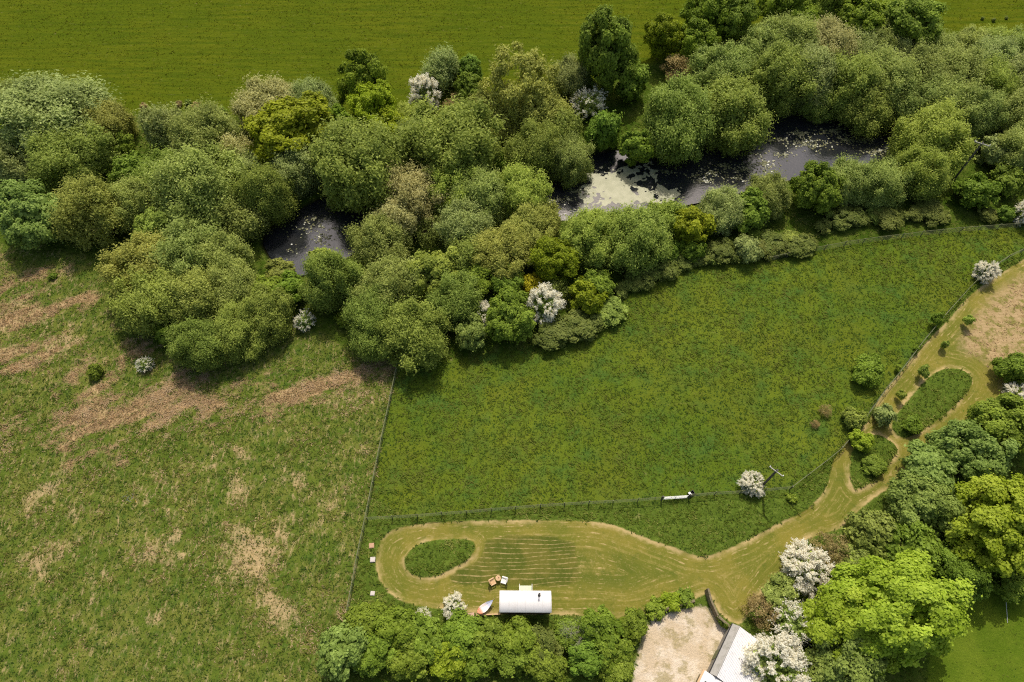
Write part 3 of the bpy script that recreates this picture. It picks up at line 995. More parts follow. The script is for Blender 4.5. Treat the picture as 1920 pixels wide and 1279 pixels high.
PLANTS = """
# --- far side, top-left
willow_tree|95|228|88|0.6|wgr|big grey-green willow on the pasture edge, topmost in the top-left corner
willow_tree|200|244|44|0.8|wo|ochre-tinged willow just behind the big grey-green corner willow
willow_tree|135|298|60|0.8|wd|darker willow in front of the big grey-green corner willow
leafy_bush|230|268|26|1.0|gf|small bright leafy bush tucked beside the ochre-tinged corner willow
oak_tree|-12|235|36|1.2|od|dark oak cut off by the photo's left edge
willow_tree|25|305|34|0.9|wgr|small silvery willow at the left edge above the bluish bush
leafy_tree|55|400|64|0.85|bl|bluish-green leafy tree at the left edge, above the dead bracken
willow_tree|187|408|62|0.85|wo|brownish-olive domed willow between the bluish tree and the big thicket
leafy_tree|248|330|38|1.0|gd|deep green maple-like tree hemmed in by paler willows
willow_tree|306|242|34|1.2|wgr|slanting feathery willow beside the gap with brown tussocks
willow_tree|385|258|52|0.95|wg|loose pale willow below the brown tussocks of the far pasture
willow_tree|430|298|34|1.0|wb|dull straw-tinged willow between the loose pale willow and the golden oak
willow_tree|508|202|54|0.7|wb|beige, nearly leafless willow standing against the far pasture
willow_tree|592|195|42|0.9|wgr|grey-green willow between the beige willow and the dark oak
oak_tree|545|255|84|0.72|og|broad golden-green oak below the beige willow
willow_tree|322|335|44|0.9|wy|yellowish willow beside the deep green maple-like tree
willow_tree|400|360|74|0.85|wg|wide willow in the middle of the thicket, behind the small dark pool
willow_tree|462|325|38|0.95|wgr|small greyish willow between the wide willow and the golden oak
willow_tree|506|366|42|1.2|wd|upright willow on the bank right above the small dark pool
willow_tree|560|312|46|0.9|wgr|greyish willow under the golden oak, beside the big round pool willow
willow_tree|668|308|78|0.85|wd|big round willow overhanging the small dark pool
leafy_tree|300|430|50|0.8|wy|yellow-green bush crown inside the left thicket, below the wide willow
willow_tree|20|205|46|0.7|wg|pale willow peeping out behind the grey-green corner willow
willow_tree|255|395|44|0.9|wg|mid-green willow between the brownish-olive willow and the wide willow
willow_tree|455|425|38|0.9|wg|willow leaning over the near end of the small dark pool
# --- middle, by the far pasture
oak_tree|678|158|46|1.2|od|dark oak standing highest beside the bright yellow oak
oak_tree|650|235|34|1.2|od|shadowy lower oak behind the bright yellow oak
oak_tree|703|208|52|0.95|ob|bright yellow-green oak at the pasture edge
oak_tree|733|250|44|0.9|ob|lower bright oak crown in front of the yellow-green pasture oak
hawthorn_bush|797|180|25|1.3|hw|tall white-flowering hawthorn on the far pasture edge
willow_tree|832|140|31|1.1|wgr|grey-green brown-stemmed tree next to the tall white hawthorn
oak_tree|881|132|27|0.95|gd|small round dark-green tree top beside the brown-stemmed tree
oak_tree|884|168|29|0.95|gd|small dark-green tree directly below its round twin
bare_shrub|857|202|27|0.7|br|brown twiggy shrub under the two small dark-green trees
willow_tree|772|225|30|0.9|wy|yellowish bush squeezed between the bright oak and the white hawthorn
ash_tree|975|165|74|0.95|wo|large half-bare ash with its stems showing, on the pasture edge
willow_tree|1012|222|52|0.8|wo|olive bush crown at the foot of the half-bare ash
willow_tree|920|215|34|0.9|wo|dull olive shrub on the near side of the half-bare ash
willow_tree|1070|158|34|1.0|wgr|grey willow between the half-bare ash and the tall dark tree
hawthorn_bush|1104|198|29|1.0|hp|grey hawthorn flecked with a few white flowers below the grey willow
leafy_tree|1150|100|58|1.45|gd|tall dark-green tree towering over the far pasture edge
leafy_tree|1190|160|34|1.1|gd|leafy tree at the foot of the tall dark-green tree
oak_tree|1240|72|38|1.1|og|dull ochre-green oak right beside the tall dark-green tree
bare_shrub|1266|130|32|0.8|br|brown leafless tree between the tall dark tree and the pond willows
leafy_tree|1138|252|34|1.3|gd|cone-shaped dark-green tree beside the cream pond scum
leafy_tree|1194|264|32|1.2|gm|ragged leafy tree between the cone-shaped tree and the wide pond willow
willow_tree|1276|228|62|0.9|wd|first half of the wide dense willow pair overhanging the long pond
willow_tree|1375|222|62|0.85|wd|second half of the wide dense willow pair, where open water begins
willow_tree|855|268|80|0.82|wd|large domed willow facing the olive-topped middle thicket
willow_tree|790|275|44|0.9|wg|paler willow on the shoulder of the large domed willow
leafy_bush|948|310|21|1.3|gf|slim bright bush between the domed willow and its round neighbour
willow_tree|940|250|26|1.0|wo|small olive willow above the slim bright bush
willow_tree|1003|292|44|1.05|wd|round dark willow at the shaded end of the long pond
willow_tree|1070|298|38|1.0|wg|round willow leaning out by the sun-glitter on the pond
willow_tree|1050|238|34|0.9|wd|dark willow behind the round ones at the pond end
# --- upper right wood
oak_tree|1312|28|50|1.0|od|oak at the top edge where the wood meets the far pasture
oak_tree|1376|44|46|1.0|gm|mid-green oak second along the top edge of the wood
oak_tree|1300|82|40|0.9|od|oak on the wood's corner in front of the top-edge oak
oak_tree|1455|18|44|1.0|od|dark oak third along the top edge of the wood
oak_tree|1500|45|40|0.9|od|oak with dark hollows below it, inside the wood
oak_tree|1545|15|42|1.0|gm|oak fourth along the top edge of the wood
leafy_tree|1610|42|54|0.85|od|broad dark crown at the top edge, first of the two long ones
leafy_tree|1702|38|60|0.85|gd|broad dark crown at the top edge, bordering the pasture corner
willow_tree|1345|135|46|0.95|wg|green bush crown between two brown leafless patches
bare_shrub|1392|140|27|0.9|br|brown leafless patch behind the wide dense pond willows
willow_tree|1418|98|46|0.9|wg|pale willow below the mid-green oak of the wood
willow_tree|1478|84|45|0.9|wg|pale willow below the dark hollows of the wood
willow_tree|1545|88|46|0.8|wb|pinkish-olive willow under the fourth top-edge oak
willow_tree|1605|92|36|0.8|wgr|low grey willow under the first long dark crown
willow_tree|1650|88|36|0.8|wg|low willow in the gap between the two long dark crowns
willow_tree|1697|98|32|0.8|wgr|low willow ending at the black shadow gap
willow_tree|1455|158|54|0.95|wd|tall willow on the far bank above the open water
willow_tree|1525|150|50|0.9|wgr|greyish willow in the middle of the far-bank wood
hawthorn_bush|1592|112|19|0.9|hp|hawthorn top with faded flowers inside the far wood
hawthorn_bush|1656|114|22|0.9|hp|second faded hawthorn top, nearer the shadow gap
willow_tree|1592|165|54|0.9|wd|full willow behind the lily-covered water
willow_tree|1662|155|50|0.9|wg|willow below the second faded hawthorn
willow_tree|1722|150|48|0.9|wg|soft pale willow below the black shadow gap
willow_tree|1785|150|50|0.9|wg|soft willow with a bright yellowish flank at the wood's end
willow_tree|1845|165|42|0.95|wy|yellow-sided willow among the last trees of the wood
willow_tree|1540|188|36|0.7|wd|low willow touching the water beneath the greyish willow
willow_tree|1622|198|46|0.75|wd|low willow right over the lily pads' far shore
willow_tree|1708|196|42|0.9|wg|willow where the open water ends
willow_tree|1765|208|48|0.9|wg|bushy willow behind the big pond-end willow
willow_tree|1758|264|56|0.85|wy|big light willow closing off the end of the long pond
willow_tree|1832|222|42|0.9|wg|small willow behind the wooden pole in the thicket
willow_tree|1762|98|34|0.8|wg|low bush on the pasture corner beyond the black shadow gap
willow_tree|1815|92|36|0.75|wg|second low bush along the pasture corner
willow_tree|1865|88|34|0.8|wy|third low bush along the pasture corner
willow_tree|1862|118|40|0.85|wgr|silvery-grey willow near the right edge, below the pasture corner
willow_tree|1908|95|36|0.9|wg|bush cut by the right edge beside the pasture corner
willow_tree|1905|160|44|0.9|wgr|grey willow cut by the right edge
willow_tree|1890|225|46|0.9|wg|mid-green willow at the right edge behind the wooden pole
willow_tree|1912|285|44|0.9|wg|leafy willow cut by the right edge, level with the wooden pole
leafy_bush|1872|290|32|0.95|wgr|pale shrub between the wooden pole and the right edge
leafy_bush|1885|345|32|0.85|gd|dark broad-leaved shrub near the round lone bush by the pole
leafy_bush|1821|362|37|0.85|gf|round bright bush standing alone at the foot of the wooden pole
hawthorn_bush|1922|405|19|1.1|hw|white hawthorn cut by the right edge at the paddock corner
leafy_bush|1888|402|18|0.8|gd|small dark shrub next to the corner hawthorn
# --- near bank of the long pond
willow_tree|1112|446|52|0.85|wy|light willow at the tip of the middle thicket, under the pond scum
willow_tree|1198|446|56|0.85|wd|large willow on the near bank, below the cream pond scum
leafy_bush|1177|480|24|1.25|wo|small pale conical bush in front of the large near-bank willow
oak_tree|1298|418|40|0.95|og|brownish-green oak second along the near bank
willow_tree|1246|414|34|0.85|wy|light willow between the large near-bank willow and the brownish oak
willow_tree|1350|396|38|0.9|wgr|grey willow beside the brownish-green oak
leafy_tree|1402|395|40|0.9|gm|broad-leaved tree in the middle of the near-bank row
willow_tree|1452|374|38|0.9|wg|mid-green willow behind the lime tree of the near bank
leafy_tree|1525|360|46|1.05|gf|vivid lime-green tree of the near bank, casting a long dark shadow
willow_tree|1590|346|38|0.95|wg|willow just past the vivid lime-green tree
willow_tree|1655|352|40|0.95|wg|willow with a dark foot, second past the lime-green tree
willow_tree|1712|330|44|0.95|wy|light willow at the end of the near-bank row
leafy_bush|1712|352|18|1.0|bl|whitish-leaved bush in front of the row's last light willow
leafy_bush|1395|462|27|0.95|wgr|grey-green bush at the edge of the paddock brambles
leafy_bush|1297|468|26|0.95|gf|fresh green bush among the brambles by the paddock
bramble_bush|1352|472|28|0.5|rb|bramble mound between the fresh green and the grey-green bush
bramble_bush|1445|455|28|0.45|rb|low bramble mound beyond the grey-green bush
bramble_bush|1500|462|28|0.45|rb|low bramble mound at the paddock fence's far corner
bramble_bush|1250|500|28|0.5|rb|bramble mound sloping to the paddock, before the fresh green bush
bramble_bush|1200|522|28|0.5|rb|bramble mound under the large near-bank willow
bramble_bush|1590|408|28|0.45|rb|low brambles on the verge past the lime tree's shadow
bramble_bush|1660|410|28|0.45|rb|low brambles between the paddock fence and the pond row
bramble_bush|1745|400|28|0.45|rb|low brambles beside the round lone bush
leafy_bush|1255|475|22|0.9|gd|dark shrub wedged behind the brambles
# --- middle thicket
willow_tree|738|415|38|0.95|wb|straw-coloured willow, first at the small pool's edge of the middle thicket
willow_tree|775|372|52|0.85|wb|straw-topped willow on the brow of the middle thicket
willow_tree|840|365|50|0.85|wy|light willow on the crest of the middle thicket
willow_tree|905|370|48|0.9|wg|green willow on the crest beside the light one
willow_tree|972|362|46|0.95|wy|willow at the thicket's tip facing the shaded pond end
willow_tree|1020|412|30|0.95|wo|olive willow next to the sun-glitter
bare_shrub|800|428|36|0.7|rb|pinkish-brown bush crown in the heart of the middle thicket
willow_tree|870|425|46|0.9|wgr|grey-green willow in the heart of the middle thicket
willow_tree|715|465|48|0.9|wg|willow below the straw-coloured pool-edge willow
willow_tree|985|430|46|0.85|wo|olive dome, higher of the two in the middle thicket
willow_tree|940|470|50|0.85|wo|olive dome, lower of the two in the middle thicket
oak_tree|1042|480|46|0.85|og|brownish oak-like crown beside the large near-bank willow
leafy_tree|800|505|54|0.9|wy|saturated green crown at the centre of the middle thicket
willow_tree|735|530|52|0.9|wg|willow between the centre crown and the dark waisted willow
willow_tree|868|478|38|0.9|wd|dark gap-side willow next to the lower olive dome
willow_tree|700|582|48|0.9|wd|willow behind the thicket's nearest corner
willow_tree|697|632|44|0.85|wd|corner willow of the thicket, where the fence line ends
willow_tree|785|615|60|0.85|wd|full willow of the thicket front, next to the corner willow
willow_tree|848|568|46|0.9|wd|upper willow behind the full front one
leafy_bush|888|525|40|0.85|gf|glossy-leaved bush at the white glint in the thicket
leafy_bush|950|525|36|0.85|gm|ivy-green bush right beside the gorse
leafy_tree|962|595|50|0.9|gm|ivy-leaved crown between the two flowering hawthorns of the thicket
gorse_bush|996|533|22|0.8|gs|yellow-flowering gorse in the thicket
bare_shrub|1042|548|30|0.8|rb|tan twiggy bush next to the gorse
hawthorn_bush|1018|576|31|1.1|hw|white hawthorn in full flower, below the gorse
hawthorn_bush|903|592|21|0.95|hw|smaller cream-flowered hawthorn behind the silvery bush
leafy_bush|882|622|34|0.95|bl|silvery-green leafy bush at the front edge of the thicket
leafy_bush|1095|562|38|0.9|og|golden-green round bush at the paddock side of the thicket
leafy_bush|1112|530|32|0.95|gm|mid-green bush behind the golden-green round one
bramble_bush|1040|628|36|0.5|rb|low scrub at the hawthorn's foot along the paddock
bramble_bush|1090|612|38|0.45|rb|low scrub curving round the golden-green bush
bramble_bush|1138|580|36|0.4|wd|low scrub at the paddock bend
willow_tree|628|532|46|1.2|wd|dark waisted willow standing apart, beside the small pool
leafy_bush|605|495|28|0.9|wy|light bush between the dark waisted willow and the pool
leafy_bush|655|600|20|0.9|gf|small fresh bush at the foot of the dark waisted willow
# --- left thicket
willow_tree|262|505|60|0.85|wo|olive willow at the shoulder of the left thicket, by the rough field
willow_tree|345|490|60|0.85|wg|willow on the broad top of the left thicket
willow_tree|416|492|48|0.85|wg|willow nearest the small pool on the left thicket
willow_tree|290|572|60|0.85|wd|front willow of the left thicket facing the dead bracken
willow_tree|372|562|54|0.85|wo|front willow with a straw cast in the left thicket
willow_tree|448|545|44|0.9|wg|willow on the low end of the left thicket
leafy_bush|330|620|34|0.9|gf|bright leafy bush at the left thicket's foot
leafy_bush|250|600|26|0.9|gd|dark leafy bush at the thicket's shaded corner
leafy_tree|492|548|34|0.9|gf|fresh leafy crown between the left thicket and the long hedge
leafy_bush|545|545|36|0.85|gf|lime bush near the small pool's lower end
willow_tree|388|642|46|0.85|wd|hedge-end willow casting a black shadow on the bracken
willow_tree|445|622|44|0.85|wd|second willow of the short hedge by the bracken
willow_tree|505|592|46|0.85|wd|third willow of the short hedge by the bracken
leafy_bush|418|655|24|0.8|gf|leafy bush on the sunny front of the short hedge
hawthorn_bush|571|602|18|1.0|hp|small hawthorn with starry flowers at the short hedge's end
hawthorn_bush|272|684|14|0.9|hp|tiny flowering hawthorn alone in the dead bracken
leafy_bush|180|700|15|0.9|gm|small round bush alone in the dead bracken
leafy_bush|100|522|8|0.7|gd|tiny dark tuft bush on the straw-coloured slope
# --- paddock and path
leafy_bush|1632|692|31|0.75|gf|round lime bush standing alone in the paddock by the fence
hawthorn_bush|1847|512|18|0.95|hw|white hawthorn on the fence at the top of the mown path
sapling|1757|600|12.0|1.02|gf|leafy sapling growing through the fence near the scraped earth
sapling|1816|600|9.6|1.19|wy|thin sapling on the mown path by the scraped earth
sapling|1772|645|8.0|1.19|wy|thin sapling in the middle of the upper mown path
sapling|1733|697|11.2|1.1|wy|spindly sapling at the tip of the upper grass island
sapling|1690|740|8.8|1.19|wy|thin sapling on the path beside the upper grass island
sapling|1718|655|5.6|1.19|gm|tiny sapling on the fence above the lone lime bush
sapling|1683|690|5.6|1.1|gm|tiny sapling on the fence next to the lone lime bush
leafy_bush|1602|786|22|0.9|wd|dark shrub on the fence, first of the pair by the path fork
leafy_bush|1656|780|21|1.1|wgr|dark grey-green shrub on the grass island, second of the pair by the fork
leafy_bush|1712|797|20|0.6|gf|low nettle-green clump at the near end of the upper grass island
leafy_bush|1616|832|23|0.8|gl|yellowish shrub at the top of the lower grass island
leafy_bush|1640|875|22|0.5|gm|low clump filling the lower grass island
bare_shrub|1550|772|12|1.0|br|thin bare shrub in the paddock near the fork
bare_shrub|1528|795|9|0.9|br|smaller bare shrub in the paddock near the fork
hawthorn_bush|1412|908|20|0.8|hw|white hawthorn beside the paddock's short power pole
leafy_bush|1485|935|10|0.6|gf|yellow-green weed clump beside the lower power pole
# --- hedge behind the hut
leafy_tree|645|1218|48|0.85|bl|big bluish leafy tree at the left end of the hut's hedge
leafy_bush|690|1170.0|38|0.72|gf|fresh green hedge bush next to the bluish tree
leafy_bush|745|1177.0|43|0.72|gf|hedge bush below the smallest white hawthorn
leafy_bush|705|1225.0|41|0.72|gm|rear hedge bush beside the bluish tree
leafy_bush|805|1193.0|43|0.72|gm|hedge bush below the white hawthorn near the hammock
leafy_bush|770|1235.0|41|0.72|gm|second rear hedge bush on the hedge's shadow side
leafy_bush|862|1195.0|41|0.72|gf|hedge bush below the hammock
leafy_bush|835|1232.0|38|0.72|gl|yellowish hedge bush on the shadow side
leafy_bush|918|1200.0|41|0.72|gm|hedge bush behind the hut's near end
leafy_bush|900|1238.0|38|0.72|gf|rear hedge bush below the hut's near end
leafy_bush|972|1203.0|41|0.72|gf|hedge bush right behind the middle of the hut
leafy_bush|962|1240.0|38|0.72|gm|rear hedge bush behind the middle of the hut
leafy_bush|1025|1205.0|38|0.72|rb|dull straw-tinged hedge bush behind the chimney end
leafy_bush|1025|1242.0|38|0.72|gm|rear hedge bush behind the chimney end
leafy_tree|1120|1183.0|43|0.72|gf|tall sprouting hedge bush between the bare tree and the gravel yard
leafy_bush|1100|1232.0|38|0.72|gd|dark rear hedge bush beneath the bare grey tree
leafy_bush|1152|1222.0|36|0.72|gf|hedge bush on the edge of the gravel yard
leafy_bush|1070|1193.0|32|0.72|gm|hedge bush behind the bare grey tree
leafy_bush|1190|1177.0|30|0.72|gf|low hedge bush at the top corner of the gravel yard
leafy_bush|1160|1262.0|32|0.72|gm|shady hedge bush low on the yard's side
leafy_bush|1230|1142|20|0.6|gf|low bush behind the curved stone wall
leafy_bush|1262|1128|20|0.6|gl|yellow-green low bush on top of the curved stone wall
bare_tree|1085|1192|34|1.3|grey|bare grey dead tree in the hut's hedge
hawthorn_bush|850|1140|20|0.9|hw|white hawthorn in the hedge next to the hammock
hawthorn_bush|794|1154|13|0.9|hp|smallest white hawthorn in the hedge, half hidden in leaves
# --- lower right wood
leafy_tree|1908|692|32|1.0|gm|tree cut by the right edge just below the scraped earth
hawthorn_bush|1908|742|24|0.8|hw|white hawthorn in the wood at the right edge
leafy_tree|1885|800|62|0.85|gm|large mid-green tree at the right edge under the white hawthorn
leafy_tree|1826|850|62|0.85|bl|big bluish-green tree bordering the mown path
leafy_tree|1752|880|50|0.85|bl|bluish tree with rounded clumps, nearest the lower path fork
leafy_tree|1735|945|60|0.85|bl|bluish tree behind the lime tree of the right edge
maple_tree|1862|985|88|0.95|gl|lime-yellow maple at the right edge, throwing its shade on the lawn
leafy_tree|1905|1100|34|0.9|gm|green shrub in the shade of the lime-yellow maple
evergreen_tree|1648|1005|50|0.8|ev|dull evergreen bush beside the bend of the mown path
evergreen_tree|1710|1040|56|0.85|gd|dark evergreen between the two lime maples
evergreen_tree|1782|1080|58|0.9|gd|dark evergreen at the lawn's corner
bare_shrub|1560|1030|36|0.8|br|tangled brownish scrub behind the white hawthorn by the path
leafy_bush|1600|1055|34|0.8|ev|olive scrub between the white hawthorn and the big lime maple
maple_tree|1695|1150|102|0.9|gy|huge lime-green maple, the biggest crown, beside the lawn
maple_tree|1606|1165|80|0.8|gl|yellow-lime maple crown overlapping the huge lime maple
hawthorn_bush|1508|1066|40|0.85|hw|large white hawthorn on the bend of the mown path
hawthorn_bush|1492|1170|38|0.9|hp|half-faded hawthorn between the barn and the yellow-lime maple
hawthorn_bush|1448|1250|53|0.8|hw|great white hawthorn leaning over the barn roof
leafy_tree|1605|1240|70|0.85|ev|dark grey-green tree at the bottom edge below the lime maples
leafy_tree|1530|1270|44|0.85|ev|dark tree at the bottom edge next to the great hawthorn
bare_shrub|1428|1152|34|0.7|br|brown bare thorn tangle next to the barn
leafy_bush|1465|1112|34|0.75|hw|thin dull-green scrub between the large hawthorn and the bare tangle
leafy_bush|1545|1210|26|0.9|gf|small fresh bush beside the half-faded hawthorn
leafy_bush|1415|1150|16|0.7|gd|small dark bush at the barn's back corner
leafy_bush|522|508|26|0.7|wo|straw-green low bush at the small pool's lowest corner
leafy_bush|1285|1122|18|0.6|gm|low bush overgrowing the middle of the curved stone wall
bramble_bush|1165|545|16|0.55|rb|low tangled bramble mound in the scrubby strip along the far edge of the paddock
bramble_bush|1186|532|20|0.55|rb|low tangled bramble mound in the scrubby strip along the far edge of the paddock
bramble_bush|1222|512|18|0.55|wd|low tangled bramble mound in the scrubby strip along the far edge of the paddock
bramble_bush|1236|492|16|0.55|rb|low tangled bramble mound in the scrubby strip along the far edge of the paddock
bramble_bush|1276|492|20|0.55|rb|low tangled bramble mound in the scrubby strip along the far edge of the paddock
bramble_bush|1312|488|18|0.55|rb|low tangled bramble mound in the scrubby strip along the far edge of the paddock
bramble_bush|1335|478|20|0.55|wd|low tangled bramble mound in the scrubby strip along the far edge of the paddock
bramble_bush|1378|478|18|0.55|rb|low tangled bramble mound in the scrubby strip along the far edge of the paddock
bramble_bush|1425|468|22|0.55|rb|low tangled bramble mound in the scrubby strip along the far edge of the paddock
bramble_bush|1462|462|20|0.55|rb|low tangled bramble mound in the scrubby strip along the far edge of the paddock
bramble_bush|1480|448|20|0.55|wd|low tangled bramble mound in the scrubby strip along the far edge of the paddock
bramble_bush|1512|452|18|0.55|rb|low tangled bramble mound in the scrubby strip along the far edge of the paddock
bramble_bush|1545|425|16|0.55|rb|low tangled bramble mound in the scrubby strip along the far edge of the paddock
bramble_bush|1575|418|18|0.55|rb|low tangled bramble mound in the scrubby strip along the far edge of the paddock
bramble_bush|1612|412|16|0.55|rb|low tangled bramble mound in the scrubby strip along the far edge of the paddock
bramble_bush|1640|405|18|0.55|wd|low tangled bramble mound in the scrubby strip along the far edge of the paddock
bramble_bush|1685|408|16|0.55|rb|low tangled bramble mound in the scrubby strip along the far edge of the paddock
bramble_bush|1715|402|18|0.55|rb|low tangled bramble mound in the scrubby strip along the far edge of the paddock
bramble_bush|1765|408|16|0.55|rb|low tangled bramble mound in the scrubby strip along the far edge of the paddock
bramble_bush|1850|405|18|0.55|rb|low tangled bramble mound in the scrubby strip along the far edge of the paddock
bramble_bush|1560|400|16|0.55|wd|low tangled bramble mound in the scrubby strip along the far edge of the paddock
bramble_bush|1420|445|18|0.55|gm|low tangled bramble mound in the scrubby strip along the far edge of the paddock
rush_tussock|1843|33|3.5|0.8|ev|first of three dark tussocks on the far pasture corner
rush_tussock|1863|36|4|0.8|ev|middle of three dark tussocks on the far pasture corner
rush_tussock|1887|33|3.5|0.8|ev|last of three dark tussocks on the far pasture corner, at the edge
rush_tussock|268|200|8|0.7|br|brownish tussock beside the big corner willow on the pasture
rush_tussock|333|196|7|0.8|br|brown tussock just above the slanting feathery willow
rush_tussock|352|192|7|0.9|gd|tall dark tussock in the middle of the brown row
rush_tussock|368|198|9|0.7|br|widest brown tussock of the row on the pasture
rush_tussock|392|203|8|0.8|gd|green tussock at the end of the brown row
rush_tussock|415|208|10|0.7|gd|low green tussock next to the beige willow
"""
for row in PLANTS.strip().splitlines():
    row = row.strip()
    if not row or row[0] == '#':
        continue
    a = row.split('|')
    plant(a[0], float(a[1]), float(a[2]), float(a[3]), float(a[4]), a[5], a[6])


# ------------------------------------------------------------------ plain materials
def paint(name, col, rough=0.5, spec=0.4, wear=None, scale=6.0, amt=0.35, metal=0.0):
    T = NT(name)
    p = T.obj()
    c = L(*col)
    if wear:
        c = T.mix(T.mul(T.step(T.noise(p, scale, 4, 0.65), 0.42, 0.72), amt), c, L(*wear))
    T.principled(c, rough, spec, T.bump(T.noise(p, scale * 6, 3, 0.6), 0.15, 0.01), metal)
    return T.m


def corrugated(name, col, wear, pitch, axis=0, rust=0.0, bmp=0.6):
    T = NT(name)
    p = T.obj()
    sp = T.n('ShaderNodeSeparateXYZ')
    T.put(sp.inputs[0], p)
    w = T.math('SINE', T.mul(sp.outputs[axis], 2 * math.pi / pitch))
    c = T.mix(T.mul(T.step(T.noise(p, 1.2, 5, 0.7), 0.45, 0.75), 0.5), L(*col), L(*wear))
    if axis == 0:
        fr = T.math('FRACT', T.mul(sp.outputs[0], 1.06))
        c = T.mix(T.mul(T.step(fr, 0.06, 0.0), 0.4), c, L(150, 142, 134))
        c = T.mix(T.mul(T.step(T.noise(T.scale(p, (2.5, 0.25, 1.0)), 1.5, 4, 0.65), 0.52, 0.75), 0.35), c, L(186, 176, 160))
    if rust:
        sc = T.scale(p, (3.2, 0.9, 1.0) if axis == 0 else (0.9, 3.2, 1.0))
        rn = T.noise(sc, 1.6, 3, 0.6)
        c = T.mix(T.mul(T.step(rn, 0.64, 0.7), rust), c, L(140, 86, 62))
    T.principled(c, 0.5, 0.3, T.bump(w, bmp, 0.02))
    return T.m


WHITE = paint('white_paint', (238, 234, 226), 0.45, 0.4, (214, 206, 196), 3.0, 0.3)
CREAM_ROOF = corrugated('cream_roof_sheet', (228, 223, 216), (212, 205, 196), 0.076, 0, 0.0, 0.12)
HUT_WALL = corrugated('hut_wall_sheet', (122, 96, 84), (98, 78, 68), 0.076, 0)
HUT_END = paint('hut_end_boards', (206, 196, 178), 0.6, 0.3, (180, 168, 150), 4)
IRON = paint('black_iron', (44, 44, 46), 0.5, 0.4, (78, 66, 54), 8)
STEEL = paint('galvanised_steel', (202, 202, 194), 0.4, 0.5, (170, 168, 156), 10, metal=0.3)
GLASS = paint('window_glass', (40, 48, 52), 0.08, 0.6)
SAGE = paint('pale_green_paint', (208, 218, 186), 0.55, 0.3, (182, 192, 156), 5)
WOOD = paint('weathered_wood', (138, 124, 98), 0.8, 0.2, (96, 88, 66), 5, 0.6)
GREYWOOD = paint('grey_fence_wood', (118, 120, 86), 0.85, 0.15, (92, 98, 60), 1.2, 0.8)
WIRE = paint('dull_wire', (108, 112, 86), 0.7, 0.2)
TAN_WOOD = paint('tan_wood', (212, 176, 132), 0.6, 0.3, (180, 140, 100), 8)
DARKWOOD = paint('tarred_pole', (92, 88, 80), 0.8, 0.2, (60, 58, 54), 6)
STONE = paint('wall_stone', (128, 116, 90), 0.9, 0.15, (84, 82, 56), 3.5, 0.8)
SLAB = paint('pale_slab', (206, 196, 186), 0.8, 0.15, (176, 158, 144), 3, 0.6)
PALE_WOOD = paint('pale_weathered_arm', (176, 172, 158), 0.7, 0.2, (140, 136, 122), 6)


